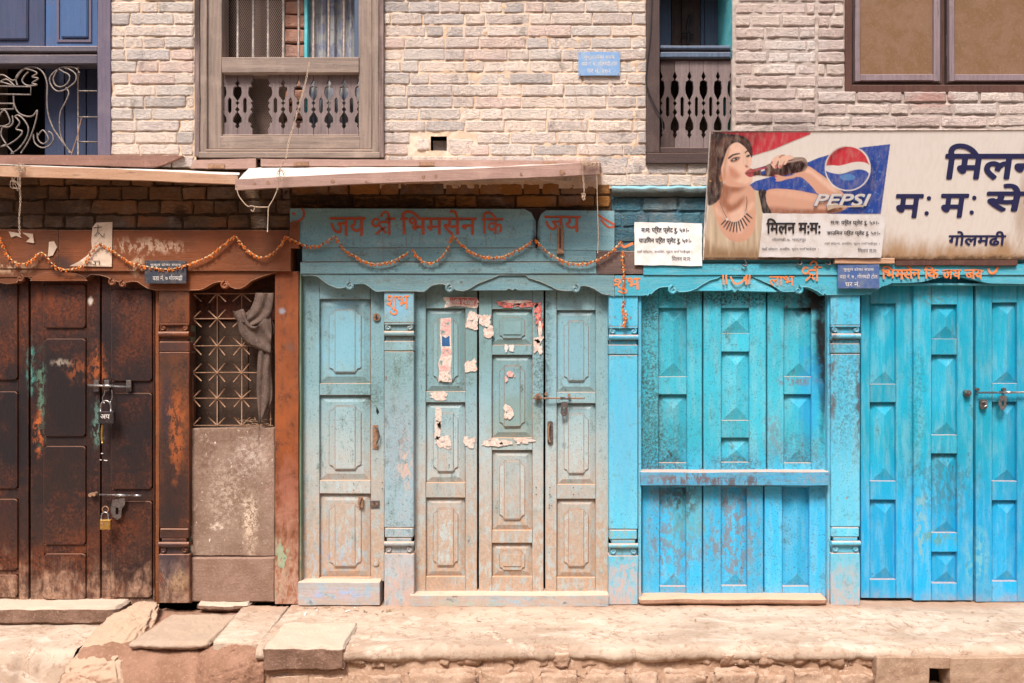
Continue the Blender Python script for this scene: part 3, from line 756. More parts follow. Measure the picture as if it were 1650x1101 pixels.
# W2: wooden window with bars and fretwork
w2 = empty('fretwork_window', W(465, 125), 'grey weathered wooden window with iron bars above a row of carved fretwork slats', 'window')
pbox('outer_frame', 313, -70, 321, 252, -.03, .12, M_wood_edge, w2, amp=.004)
pbox('outer_frame', 321.3, -70, 333, 246, -.02, .12, M_wood_v, w2)
pbox('outer_frame', 333.5, -70, 357, 240, .0, .12, M_wood_v, w2)
pbox('outer_frame', 578, -70, 599, 240, .0, .12, M_wood_v, w2)
pbox('outer_frame', 599.5, -70, 610, 246, -.02, .12, M_wood_v, w2)
pbox('outer_frame', 610.3, -70, 618, 254, -.03, .12, M_wood_edge, w2, amp=.004)
pbox('bottom_rail', 355, 220, 580, 240, -.003, .12, M_wood_h, w2)
pbox('bottom_moulding', 331, 240.5, 602, 245, -.02, .12, M_wood_h, w2)
pbox('bottom_moulding', 320, 245.4, 612, 254, -.033, .12, M_wood_h, w2, amp=.003)
pbox('middle_rail', 357, 92, 578, 117, -.012, .10, M_wood_h, w2, amp=.003)
pbox('plinth_strip', 357, 217, 578, 220, .01, .12, M_wood_h, w2)
for bx in (383, 408, 432, 456.5, 481, 505, 529.5, 554):
    tubes('window_bar', [[W(bx, -70, .035), W(bx + .5, 30, .036), W(bx, 94, .035)]], .0085, M_iron, w2, sides=8)
ax = [357.8 + 24.55 * i for i in range(10)]
for i in range(9):
    if i == 2: continue
    o_, h_ = fret(ax[i] + .4, ax[i + 1] - .4, 117, 218)
    o_ = [(min(max(p[0], 358), 577.5), p[1]) for p in o_]
    extr('carved_slat', o_, h_, .03, .048, M_fret, w2, wob=.0007)
pbox('shutter_frame', 357, -70, 361, 220, .11, .14, M_wood_v, w2)
# wire mesh, brick pier, turquoise jamb, curtain behind the bars
vs, fs = [], []
def wire_grid(px0, py0, px1, py1, y, s=3.3, w=.0011):
    for sgn in (1, -1):
        n = int((px1 - px0 + (py1 - py0) / 1.7) / s)
        for i in range(n + 1):
            c = px0 + i * s if sgn < 0 else px0 - (py1 - py0) / 1.7 + i * s
            p = []
            for t in (0, 1):
                xx = c + sgn * (py1 - py0) / 1.7 * t - (0 if sgn > 0 else 0); p.append((xx, py0 + (py1 - py0) * t))
            (xa, ya), (xb, yb) = p
            def clip(xa, ya, xb, yb):
                for lim, s_ in ((px0, 1), (px1, -1)):
                    da, db = (xa - lim) * s_, (xb - lim) * s_
                    if da < 0 and db < 0: return None
                    if da < 0: t = da / (da - db); xa, ya = xa + (xb - xa) * t, ya + (yb - ya) * t
                    elif db < 0: t = da / (da - db); xb, yb = xa + (xb - xa) * t, ya + (yb - ya) * t
                return xa, ya, xb, yb
            q = clip(xa, ya, xb, yb)
            if q:
                a, b = W(q[0], q[1], y), W(q[2], q[3], y); o = len(vs)
                vs.extend([a + Vector((-w, 0, 0)), a + Vector((w, 0, 0)), b + Vector((w, 0, 0)), b + Vector((-w, 0, 0))]); fs.append((o, o + 1, o + 2, o + 3))
wire_grid(361, -60, 457, 96, .135); wire_grid(376, 118, 440, 219, .135)
from_py('wire_mesh', vs, fs, M_wire, w2)
M_inner = rough_mat('dark_brown_inner_wall', '4a3a30', '3c3028', '5a4436', 2, .003)  # dark brown for the inner wall and boards
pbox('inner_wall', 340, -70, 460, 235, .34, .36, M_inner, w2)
M_brick_p = brickmat('brick_orange_pink', ['c08a74', 'b87f6a', 'c9957e'], 'd0a890', .4)
for t in (-20, 1.5, 23.5, 47.5, 72, 96, 120, 145, 170, 194):
    brick(459, t, 491, t + 20.5, .20, M_brick_p, w2, 1.4)
pbox('jamb_backing', 457, -70, 493, 235, .215, .24, M_inner, w2)
pbox('turquoise_jamb', 490, -70, 495, 218, .18, .24, M_teal_reveal, w2, amp=.002)
m = Mat('floral_curtain')
n = m.voro(13); n2 = m.noise(14, 4, .6, dist=1.5); nn = m.noise(60, 4, .7)
c_ = m.mix(m.sm(n, .35, .55), '8a8e9a', 'a0a09e'); c_ = m.mix(m.sm(n2, .52, .62, 0, .7), c_, '6c7088'); c_ = m.mix(m.sm(nn, .55, .7, 0, .5), c_, 'a09a98')
M_curt = m.done(c_, .8, nn, .001)
vs, fs = [], []
for i in range(41):
    for j in range(2):
        px = 494 + 88 * i / 40; vs.append(W(px, (-70, 222)[j], .22 + .018 * math.sin(i * .9) + .01 * math.sin(i * 2.1)))
for i in range(40): fs.append((2 * i, 2 * i + 2, 2 * i + 3, 2 * i + 1))
from_py('curtain', vs, fs, M_curt, w2, smooth=True)
for (a, b) in ((571, 579),): pbox('blue_side_board', a, -70, b, 94, .10, .13, M_slate_board, w2)

# W3: dark window with blue-black doors and turquoise reveal
w3 = empty('dark_carved_window', W(1112, 130), 'narrow dark window with blue-black doors, fretwork slats and a turquoise reveal', 'window')
pbox('side_post', 1042, -70, 1063, 246, -.02, .30, M_dk_v, w3, amp=.002)
pbox('bottom_rail', 1042, 246.5, 1160, 263, -.024, .20, M_dk_h, w3, amp=.002)
pbox('bottom_rail', 1063.5, 238, 1180, 246, .012, .20, M_dk_h, w3)
for k, (a, b) in enumerate(((1040, 1081), (1082, 1097.5), (1098.5, 1128), (1129, 1135), (1136, 1161))):
    pbox('door_board', a, -70, b, 90, .36 + .01 * (k % 2), .39, (M_slate_board, M_dk_v)[k in (1, 2)], w3)
pbox('top_rail', 1063.5, 73, 1178, 79, .0, .34, M_slate_board, w3, bev=.006)
pbox('top_rail', 1063.5, 79.5, 1178, 83, .018, .34, M_moulding, w3)
pbox('top_rail', 1063.5, 83.5, 1178, 93, .004, .34, M_slate_board, w3, bev=.006)
pbox('top_rail', 1063.5, 93.5, 1178, 99, .03, .10, M_dk_h, w3)
axs = [1064.2, 1087.5, 1111, 1133.6, 1157, 1178.5]
for i in range(5):
    o_, h_ = fret(axs[i] + .3, axs[i + 1] - .3, 99, 238)
    extr('carved_slat', o_, h_, .03, .048, M_fret if False else M_dk_v if i == 0 else M_fret, w3, wob=.0007)
boxo('turquoise_reveal', X(1183.5), X(1183.5) + .02, 0.03, .40, Z(300), Z(-70), M_teal_reveal, w3, bev=0, amp=0)
pbox('reveal_edge', 1179, 96, 1186, 262, .02, .06, M_mort_r, w3, amp=.003)
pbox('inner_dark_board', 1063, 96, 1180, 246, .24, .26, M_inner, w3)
tubes('door_hook', [pxpath([(1108, 72), (1109, 58), (1108, 40), (1112, 25)], .33, 3), pxpath([(1098, 54), (1108, 52), (1118, 57)], .33, 3)], .008, M_cable, w3)
cb = tubes('electric_cable', [pxpath([(1052, -70), (1049, 40), (1043, 100), (1041, 130), (1046, 150), (1056, 172), (1066, 192), (1068, 210)], -.035, 4)], .0035, M_cable)
tagt(cb, 'thin black cable hanging down the dark post of the narrow window', 'cable')

# W4: boarded casements at top right
w4 = empty('boarded_casement_window', W(1520, 70), 'double casement with grey frames filled with brown hardboard at top right', 'window')
pbox('side_frame', 1362, -70, 1373, 150, -.005, .12, M_brn_frame, w4)
pbox('bottom_frame', 1362, 137, 1760, 150, .0, .12, M_brn_frame, w4)
pbox('frame_backing', 1372, -70, 1760, 138, .08, .12, M_brn_frame, w4)
for (a, b) in ((1374, 1518), (1526, 1672)):
    cs = pbox('casement', a, -70, b, 135, .05, .08, M_dk_v, w4)
    pbox('stile', a + 4, -70, a + 12, 131, .025, .06, M_grey_frame, cs); pbox('stile', b - 13, -70, b - 3, 131, .025, .06, M_grey_frame, cs)
    pbox('rail', a + 12.3, 120, b - 13.3, 130, .027, .06, M_grey_frame, cs)
    pbox('hardboard_panel', a + 12, -70, b - 13, 121, .043, .055, M_hardboard, cs, bev=0, amp=.0008)

# blue enamel plates
def plate(px0, py0, px1, py1, y, mat, lines, label, sk=0):
    t = empty('address_plate', W((px0 + px1) / 2, py1, y), label, 'address plate', 'address plates with three lines')
    fn = lambda p, yy: W(p[0], p[1], yy)
    pbox('metal_plate', px0, py0, px1, py1, y, y + .004, mat, t, bev=.0008, amp=.0008, step=.03)
    for (s, a, b, c, d_) in lines: text_obj('lettering', s, wallp(y - .0012), (a, b, c, d_), M_white, t, bold=.012)
    for q in ((px0 + 3, py0 + 3), (px1 - 3, py0 + 3), (px0 + 3, py1 - 3), (px1 - 3, py1 - 3)): cyl('nail', q[0], q[1], y - .003, .0022, .003, M_rust, t, 8)
plate(932, 84, 999, 122, -.014, M_plate, [('मुकुल ढोका सडक', 941, 88, 991, 97), ('वडा नं. ७ , गोलमढी टोल', 937, 98, 995, 107), ('घर नं. २७२', 946, 109, 984, 118)], 'pale blue plate with three white lines nailed to the brick wall')
plate(1350, 426, 1417, 465, -.056, M_plate2, [('मुकुल ढोका सडक', 1359, 431, 1408, 438), ('वडा नं. ७ , गोलमढी टोल', 1353, 441, 1414, 450), ('घर नं.', 1362, 453, 1385, 462)], 'scratched navy plate on the cyan beam just under the signboard')
plate(233, 420, 300, 457, -.056, M_plate3, [('सुकुल ढोका सडक', 242, 424, 292, 430), ('वडा नं. ७ गोलमढी', 246, 443, 294, 452)], 'almost black worn plate behind the garland on the red-brown beam')

# ------------------------------------------------------------------ lower timber front
bb = empty('timber_beam', W(200, 440, 0), 'red-brown painted beam with torn paper and a scalloped valance across the left shopfront', 'beam')
pbox('beam_board', -80, 370, 94, 433, -.035, .10, M_brn_beam, bb, amp=.003)
pbox('beam_board', 94.6, 371, 468, 437, -.037, .10, M_brn_beam, bb, amp=.002)
pbox('lower_strip', -80, 433.6, 94, 447, -.028, .10, M_brn_beam, bb)
bt = empty('timber_beam', W(730, 440, 0), 'faded turquoise beam with orange brushed lettering over the turquoise doors', 'beam')
extr('beam_board', [(467, 336), (845, 337), (856, 343), (863, 356), (864, 372), (863, 399), (487, 399), (487, 392), (467, 388)], [], -.03, .10, M_teal_beam, bt, wob=.001)
extr('beam_board', [(866, 374), (867, 356), (872, 345), (880, 339), (990, 340), (990, 404), (866, 402)], [], -.032, .10, M_teal_beam, bt, wob=.001)
pbox('beam_board', 487, 399.6, 961, 422, -.029, .10, M_teal_beam, bt, amp=.0015)
pbox('beam_board', 484, 422.6, 961, 441.3, -.031, .10, M_teal_beam, bt, amp=.0015)
pbox('backing_board', 840, 336, 880, 404, .0, .10, M_dk_v, bt)
pbox('bare_patch', 961.6, 404.6, 1036, 442, -.030, .10, M_patch, bt, amp=.0015)
pbox('corner_block', 467, 358, 482, 400, -.040, .0, M_brn_beam, bb, amp=.003)
bz = empty('timber_beam', W(1400, 440, 0), 'bright cyan beam with orange lettering running below the signboard', 'beam')
pbox('beam_board', 1036.6, 425, 1760, 443.5, -.034, .10, M_blue_beam, bz, amp=.002)
pbox('beam_board', 990.6, 340, 1176, 404, -.02, .0, M_brick_b, bz, amp=.004) if False else None
pbox('beam_board', 1132, 396, 1760, 424.4, -.02, .10, M_blue_beam, bz, amp=.003)
pbox('beam_board', 1036.6, 404.5, 1131.5, 424.4, -.024, .10, M_blue_beam, bz, amp=.003)

# valances: outlines follow the carved edge
v_brn = [(-80, 446), (94, 446), (94, 437.5), (445, 437.5), (445, 439), (415, 449), (404, 454), (401, 457), (395, 462), (388, 465.5), (379, 466), (371, 463), (366, 455), (352, 455), (344, 457), (338, 460), (330, 465), (321, 468), (304, 468.5), (248, 468), (237, 465), (229, 460), (222, 455), (212, 454), (205, 456), (190, 455), (183, 452), (178, 450), (172, 447), (160, 444), (147, 443), (140, 447), (136, 452), (60, 453), (48, 449), (40, 444), (33, 447), (27, 456), (10, 458), (-4, 455), (-20, 448), (-80, 448)]
v_teal = [(484, 442), (990, 442), (990, 478), (981, 476), (977, 475.7), (970, 474), (963.5, 470), (957, 466), (950, 463), (941, 461), (934, 462.5), (930, 466), (925, 469), (914, 469.5), (903, 468.5), (896, 467), (889, 463), (878, 458), (868, 454), (852, 449), (847, 444), (805, 444), (798, 447), (786, 452), (770, 458), (762, 463), (754, 467.5), (746, 469.5), (737, 469), (728, 465), (720, 461), (714, 458.5), (707, 458.5), (699, 460), (693.5, 462), (688, 467), (683, 471), (669, 470), (621, 470), (606, 470.5), (600, 467), (594, 462), (589, 459), (581, 457.7), (571, 458.5), (562, 461), (556, 463.5), (549, 465), (543, 465), (536, 462), (530, 460), (524, 456), (519, 452), (512, 446.5), (505, 444.5), (488, 444.5)]
v_blue = [(990.5, 444), (1760, 444), (1760, 462), (1660, 458), (1639, 457.6), (1600, 457), (1590, 456), (1575, 452), (1552, 447), (1536, 445.5), (1519, 446.6), (1500, 451), (1485, 454.5), (1467, 456), (1437, 456.5), (1429, 460), (1421, 462), (1413, 467), (1408, 469.5), (1402, 475), (1398, 473), (1394, 475), (1386, 475.5), (1331, 475.8), (1328.5, 473), (1326, 476.5), (1322, 473.5), (1317, 470), (1308, 465.8), (1302, 463.5), (1294, 463), (1289, 467), (1284, 470.5), (1276, 470.5), (1264, 471), (1257, 469), (1252, 465), (1244, 460), (1231.7, 455), (1220, 450), (1213, 446), (1160, 446), (1157, 449), (1144, 452.5), (1132, 459), (1122, 466), (1113, 469.5), (1103, 471), (1094, 471), (1089, 468), (1080, 463), (1070, 463), (1062, 464.5), (1055, 469), (1049, 475), (1046.5, 473), (1044, 477.5), (1041, 475.5), (1037, 476.6), (990.5, 476.5)]
def scroll(parent, px, py, r, mat, y, hand=1):
    p = [(px + hand * (r * (1 - t * .8)) * math.cos(-math.pi * .5 - t * 7.5), py + (r * (1 - t * .8)) * math.sin(-math.pi * .5 - t * 7.5)) for t in [i / 16 for i in range(17)]]
    tubes('carved_scroll', [[W(a, b, y) for a, b in p]], [r * .0011 * (1 - .5 * i / 16) + .001 for i in range(17)], mat, parent, sides=6)
    cyl('scroll_boss', px, py, y - .0005, r * .0035 * .9, .02, mat, parent, 14)
def lip(parent, pts, mat, y, r=.0028):
    vs, fs = [], []
    tube_geo(vs, fs, [W(a, b, y) for a, b in pts], r, 6)
    from_py('carved_edge', vs, fs, mat, parent, smooth=True)
va = extr('carved_valance', v_brn, [], -.022, .03, M_brn_beam, bb, wob=.0008)
lip(va, [(p[0], p[1] - .6) for p in v_brn[4:-4]], M_brn_beam, -.022)
extr('pediment_board', [(48, 452.6), (52, 447), (64, 441), (80, 438.2), (108, 438.2), (124, 441), (136, 447), (140, 452.6)], [], -.030, -.0225, M_brn_beam, va, wob=.0008)
for q in ((33, 449, 6, -1), (181, 455, 6, 1), (197.6, 458, 5.5, 1), (362.5, 460, 6.5, 1)): scroll(va, *q[:3], M_brn_beam, -.026, q[3])
vt = extr('carved_valance', v_teal, [], -.024, .03, M_teal_beam, bt, wob=.0008)
lip(vt, [(p[0], p[1] - .6) for p in v_teal[3:30]], M_teal_beam, -.024); lip(vt, [(p[0], p[1] - .6) for p in v_teal[30:44]], M_teal_beam, -.024)
lip(vt, [(p[0], p[1] - .6) for p in v_teal[44:]], M_teal_beam, -.024)
extr('pediment_board', [(753, 468), (761, 462), (770, 457.2), (786, 451), (798, 446.5), (804, 442.3), (848.5, 442.3), (853, 448), (868, 453.2), (880, 457), (889, 462), (894, 467.6), (835, 467.8), (830, 465.5), (826, 468), (820, 465.5), (815, 468)], [], -.016, .03, M_teal_beam, vt, wob=.0008)
for q in ((564, 461, 7, 1), (725, 465, 7, 1), (927.5, 465.5, 7, -1)): scroll(vt, *q[:3], M_teal_beam, -.028, q[3])
vb = extr('carved_valance', v_blue, [], -.026, .03, M_blue_beam, bz, wob=.0008)
lip(vb, [(p[0], p[1] - .6) for p in v_blue[16:40]], M_blue_beam, -.026); lip(vb, [(p[0], p[1] - .6) for p in v_blue[40:-1]], M_blue_beam, -.026)
extr('pediment_board', [(1117, 468.8), (1128, 460), (1144, 452), (1157, 448), (1162, 444.5), (1210, 444.5), (1215, 449), (1231.7, 456), (1245, 464.5), (1253, 470.6), (1192, 468.8), (1189, 466.5), (1184, 471), (1179, 466.5), (1175, 468.6)], [], -.018, .03, M_blue_beam, vb, wob=.0008)
for q in ((1084.5, 467.7, 7.5, 1), (1286.7, 467.7, 7, -1)): scroll(vb, *q[:3], M_blue_beam, -.030, q[3])
pbox('ledge_strip', 1437, 456.5, 1760, 460, -.005, .05, M_blue_beam, bz)

# --- doors
def hip(name, a, b, c, d, yb, yt, mat, parent):
    w, h = c - a, d - b; ins = min(w, h) / 2
    m_ = (a + c) / 2
    if h > w + 4: ridge = [(m_, b + ins), (m_, d - ins)]
    else: ridge = [(m_, (b + d) / 2)] * 2
    vs = [W(a, b, yb), W(c, b, yb), W(c, d, yb), W(a, d, yb)]
    for r in ridge: p = W(r[0], r[1], yb); p.y = yt; vs.append(p)
    for v in vs: v += mnoise.noise_vector(v * 30) * .0008
    if h > w + 4: fs = [(0, 4, 1), (1, 4, 5, 2), (2, 5, 3), (3, 5, 4, 0)]
    else: fs = [(0, 4, 1), (1, 4, 2), (2, 4, 3), (3, 4, 0)]
    return from_py(name, vs, fs, mat, parent)
def frustum(name, o, i, yb, yt, mat, parent):
    vs = [W(x, y, yb) for x, y in ((o[0], o[1]), (o[2], o[1]), (o[2], o[3]), (o[0], o[3]))] + [W(x, y, yt) for x, y in ((i[0], i[1]), (i[2], i[1]), (i[2], i[3]), (i[0], i[3]))]
    return from_py(name, vs, [(0, 4, 5, 1), (1, 5, 6, 2), (2, 6, 7, 3), (3, 7, 4, 0), (4, 7, 6, 5)], mat, parent)
def rrect(a, b, c, d, r, n=4):
    out = []
    for cx, cy, s in ((c - r, b + r, -90), (c - r, d - r, 0), (a + r, d - r, 90), (a + r, b + r, 180)):
        for i in range(n + 1): t = math.radians(s + 90 * i / n); out.append((cx + r * math.cos(t), cy + r * math.sin(t)))
    return out
def notch(a, b, c, d, n, m_):
    return [(a, b + m_), (a + n * .55, b + m_ * .72), (a + n * .9, b), (c - n * .9, b), (c - n * .55, b + m_ * .72), (c, b + m_), (c, d - m_), (c - n * .55, d - m_ * .72), (c - n * .9, d), (a + n * .9, d), (a + n * .55, d - m_ * .72), (a, d - m_)]
def bead(parent, pts, y, r=.0022):
    vs, fs = [], []
    tube_geo(vs, fs, [W(a, b, y) for a, b in pts + [pts[0]]], r, 5, False)
    from_py('groove_dirt', vs, fs, M_groove, parent)
def leaf(door, px0, py0, px1, py1, yf, mat, sx0, sx1, panels, kind, skew=0.0):
    """backing slab with stiles, rails and panels standing on it"""
    lf = pbox('door_leaf', px0 + 1.0, py0, px1 - 1.0, py1, yf + .031, yf + .045, mat, door, amp=.0006)
    if sx0 - px0 > 2: pbox('stile', px0 + .9, py0, sx0, py1, yf + U(-.001, .001), yf + .032, mat, lf, bev=.0018)
    if px1 - sx1 > 2: pbox('stile', sx1, py0, px1 - .9, py1, yf + U(-.001, .001), yf + .032, mat, lf, bev=.0018)
    ys = [py0] + [v for p in panels for v in (p[0], p[1])] + [py1]
    for i in range(0, len(ys), 2):
        if ys[i + 1] - ys[i] > 2: pbox('rail', sx0 + .35, ys[i], sx1 - .35, ys[i + 1], yf + .0015 + U(-.001, .001), yf + .032, mat, lf, bev=.0018)
    for (t, u) in panels:
        a, c = sx0 + .5, sx1 - .5
        if kind == 'hip': hip('raised_panel', a, t, c, u, yf + .028, yf + .005, mat, lf)
        elif kind == 'field':
            q = min(11, (c - a) * .14); h = u - t; small = h < 90
            frustum('panel_bevel', (a, t, c, u), (a + q, t + q, c - q, u - q), yf + .025, yf + .012, mat, lf)
            n_ = (c - a) * (.13 if not small else .1)
            A, B_, C_, D_ = a + (c - a) * .19, t + (17 if not small else 13), c - (c - a) * .19, u - (17 if not small else 11)
            extr('raised_panel', notch(A, B_, C_, D_, n_, 9 if not small else 5), [], yf + .0055, yf + .013, mat, lf)
            if not small: extr('raised_field', [(A + n_ * .9, B_ + 2), (C_ - n_ * .9, B_ + 2), (C_ - n_ * .9, D_ - 2), (A + n_ * .9, D_ - 2)], [], yf + .0008, yf + .006, mat, lf)
            bead(lf, notch(A, B_, C_, D_, n_, 9 if not small else 5), yf + .0075); bead(lf, [(a, t), (c, t), (c, u), (a, u)], yf + .024)
            if not small: bead(lf, [(A + n_ * .9, B_ + 2), (C_ - n_ * .9, B_ + 2), (C_ - n_ * .9, D_ - 2), (A + n_ * .9, D_ - 2)], yf + .004)
            if small: extr('raised_field', [(A + n_ * .9, B_ + 6), (C_ - n_ * .9, B_ + 6), (C_ - n_ * .9, D_ - 6), (A + n_ * .9, D_ - 6)], [], yf + .0008, yf + .006, mat, lf)
        elif kind == 'round':
            bm = bmesh.new()
            vs = [bm.verts.new(W(p[0], p[1], yf)) for p in rrect(a, t, c, u, 6)]
            f = bm.faces.new(vs)
            e = bmesh.ops.extrude_face_region(bm, geom=[f])
            nv = [g for g in e['geom'] if isinstance(g, bmesh.types.BMVert)]
            for v in nv: v.co.y -= .011
            edges = [g for g in e['geom'] if isinstance(g, bmesh.types.BMEdge)]
            bmesh.ops.bevel(bm, geom=edges, offset=.005, segments=2, affect='EDGES', profile=.6)
            bm_obj('raised_panel', bm, mat, lf)
    return lf

# brown double door
d0 = empty('wooden_door', W(110, 975, .05), 'scorched red-brown folding door with rounded panels and two padlocked bolts', 'door')
leaf(d0, -80, 440, 46.5, 976, .045, M_brn_door, -32, 30, [(446, 612), (631, 787), (804, 918), (926, 962)], 'round')
lB = leaf(d0, 48.5, 440, 161.5, 976, .040, M_brn_door, 71, 139.5, [(459, 528.6), (546, 703), (719, 877), (892, 965)], 'round')
lC = leaf(d0, 163, 440, 250, 974, .046, M_brn_door, 180, 246.5, [(467, 614), (633.5, 788), (807.5, 962)], 'round')
pbox('door_jamb', 250.5, 440, 256, 974, .02, .08, M_brn_beam, d0)
# turquoise single door
d1 = empty('wooden_door', W(550, 940, .05), 'faded turquoise single door with three notched panels, mud-stained at the foot', 'door')
l1 = leaf(d1, 486, 444, 620, 937, .045, M_teal, 514.5, 597.5, [(482, 618), (637, 774.5), (795.5, 931)], 'field')
pbox('door_jamb', 482.5, 440, 485.5, 940, .0, .08, M_green_edge, d1, amp=.001)
pbox('door_sill', 480, 939, 612, 976, -.03, .10, M_sill, d1, amp=.004)
# turquoise three-leaf door
d2 = empty('wooden_door', W(820, 960, .05), 'faded turquoise three-leaf door with peeling posters and a sliding bolt', 'door')
l2a = leaf(d2, 667, 444, 769.5, 959, .045, M_teal, 686, 750, [(497, 631), (648.5, 778), (802, 929.5)], 'field')
l2b = leaf(d2, 771, 444, 876.5, 959, .042, M_teal, 792.5, 858, [(498.6, 556), (572, 705.7), (725.5, 855), (875, 929.5)], 'field')
l2c = leaf(d2, 878, 444, 981, 959, .045, M_teal, 897, 960, [(500, 632), (650, 781), (804, 931)], 'field')
pbox('door_sill', 660, 959.5, 981, 978, -.03, .10, M_sill, d2, amp=.004)
# cyan shuttered opening
d3 = empty('wooden_door', W(1185, 962, .05), 'bright cyan three-leaf shutter with pyramid panels and a scuffed middle rail', 'door')
leaf(d3, 1032, 444, 1132, 762, .050, M_blue, 1061, 1107, [(496.4, 607), (635.7, 746)], 'hip')
leaf(d3, 1132.8, 444, 1235, 762, .048, M_blue, 1162, 1207.5, [(496.4, 537), (566.7, 677.7), (705.7, 745)], 'hip')
leaf(d3, 1235.8, 444, 1334.5, 762, .050, M_blue, 1263, 1307.5, [(496.4, 607), (635.7, 746)], 'hip')
pbox('middle_rail', 1032, 760, 1336, 783, -.022, .09, M_blue_bar, d3, amp=.003, bev=.004)
leaf(d3, 1034, 783, 1132, 963, .050, M_blue, 1062.7, 1105.7, [(786, 945)], 'hip')
leaf(d3, 1132.6, 783, 1230.5, 963, .048, M_blue, 1162, 1204, [(786, 944)], 'hip')
leaf(d3, 1231.2, 783, 1335, 963, .050, M_blue, 1260.5, 1304, [(786, 945)], 'hip')
pbox('door_sill', 1031, 963, 1333, 975, -.03, .10, M_mudsill, d3, amp=.006, bev=.012)
# deep cyan folding door
d4 = empty('wooden_door', W(1520, 968, .05), 'deep cyan folding door at far right with pyramid panels and a steel bolt', 'door')
leaf(d4, 1386.5, 446, 1470.5, 964, .060, M_blue2, 1401.7, 1444, [(489, 619), (648.5, 775.4), (805.6, 934)], 'hip')
leaf(d4, 1471.5, 446, 1569, 968, .040, M_blue2, 1500.6, 1542.6, [(491, 546), (571.6, 701), (731, 858.5), (889.4, 939.7)], 'hip')
l4 = leaf(d4, 1571.5, 446, 1666, 970, .036, M_blue2, 1598.5, 1639, [(487.7, 617.7), (647.7, 775.4), (806.7, 936.8)], 'hip')
leaf(d4, 1667, 446, 1760, 970, .040, M_blue2, 1690, 1732, [(491, 546), (571.6, 701), (731, 858.5), (889.4, 939.7)], 'hip')

# --- carved pillars
def pillar(px0, px1, top, cap, low, foot, mat, label, dx=0, sc=True):
    """cap = y of the scroll line under the top block; low = y where the lower moulding starts"""
    t = empty('carved_pillar', W((px0 + px1) / 2, foot, 0), label, 'pillar', 'carved pillars between the doorways')
    c = (px0 + px1) / 2; hw = (px1 - px0) / 2
    def seg(name, a, b, w, yf, bev=.003, amp=.0014): return pbox(name, c - hw * w, a, c + hw * w, b, yf, .09, mat, t, bev=bev, amp=amp)
    def roll(name, a, b, w, out):
        n = 6; vs, fs = [], []
        for s in range(9):
            x = c - hw * w + 2 * hw * w * s / 8
            for k in range(n + 1):
                an = math.pi * (k / n - .5); h = (b - a) / 2
                p = W(x, (a + b) / 2, -.02); p.z += math.sin(an) * h * D / F; p.y = -.02 - math.cos(an) * out + mnoise.noise(p * 60) * .0012
                vs.append(p)
        for s in range(8):
            for k in range(n): q = s * (n + 1) + k; fs.append((q, q + 1, q + n + 2, q + n + 1))
        for s in (0, 8):
            o = len(vs); 
            for k in range(n + 1): vs.append(Vector((vs[s * (n + 1) + k].x, .06, vs[s * (n + 1) + k].z)))
            for k in range(n): fs.append((s * (n + 1) + k, s * (n + 1) + k + 1, o + k + 1, o + k))
        return from_py(name, vs, fs, mat, t, smooth=False)
    seg('capital_block', top, cap, 1.0, -.016)
    seg('capital_neck', cap + .6, cap + 14, .93, -.006)
    cp = seg('capital_fillet', cap + .4, cap + 3.2, .98, -.020, bev=.0012)
    for s in (-1, 1): scroll(cp, c + s * hw * .72, cap + 8, 4.6, mat, -.013, -s)
    roll('torus_moulding', cap + 13.5, cap + 22, 1.0, .014)
    seg('collar', cap + 22.6, cap + 30, .90, -.008); seg('collar', cap + 29, cap + 46, 1.0, -.012, bev=.006)
    seg('shaft', cap + 46.6, low, .985, -.010, amp=.002)
    seg('lower_cup', low + .6, low + 17, .95, -.010, bev=.006)
    seg('lower_cup', low + 17, low + 23, .82, -.006)
    roll('torus_moulding', low + 22.5, low + 30, 1.0, .012)
    sb = seg('scroll_block', low + 30, low + 42, .90, -.006)
    for s in (-1, 1): scroll(sb, c + s * hw * .72, low + 36, 4.4, mat, -.012, s)
    seg('base_block', low + 42.6, foot, 1.0, -.014, amp=.003)
    return t
pillar(256, 305, 468, 521, 851, 972, M_brn_pil, 'scorched brown carved pillar left of the rusty grille')
pillar(619, 667, 470, 520, 850, 980, M_teal_pil, 'flaking turquoise carved pillar between the single and the three-leaf turquoise doors')
pl3 = pillar(981, 1028, 476, 526, 853, 975, M_blue_pil, 'bright blue carved pillar with the hanging flower strand, beside the turquoise doors')
pbox('side_fillet', 1028.6, 476, 1033.5, 972, .0, .09, M_blue_pil, pl3, amp=.001)
pl4 = pillar(1339, 1386, 475, 524, 849, 976, M_blue_pil, 'scraped cyan carved pillar right of the scuffed middle rail')
pbox('side_fillet', 1333.5, 476, 1338.5, 974, .012, .09, M_blue_pil, pl4, amp=.001)
pbox('back_fillet', 304, 468, 308.5, 972, .03, .09, M_green_edge, d0, amp=.001)
# brown post
bp = pbox('timber_post', 443, 438, 481, 974, -.006, .10, M_brn_post, None, amp=.003)
tagt(bp, 'plain red-brown post with flaked green paint at its foot, left of the turquoise door', 'post')

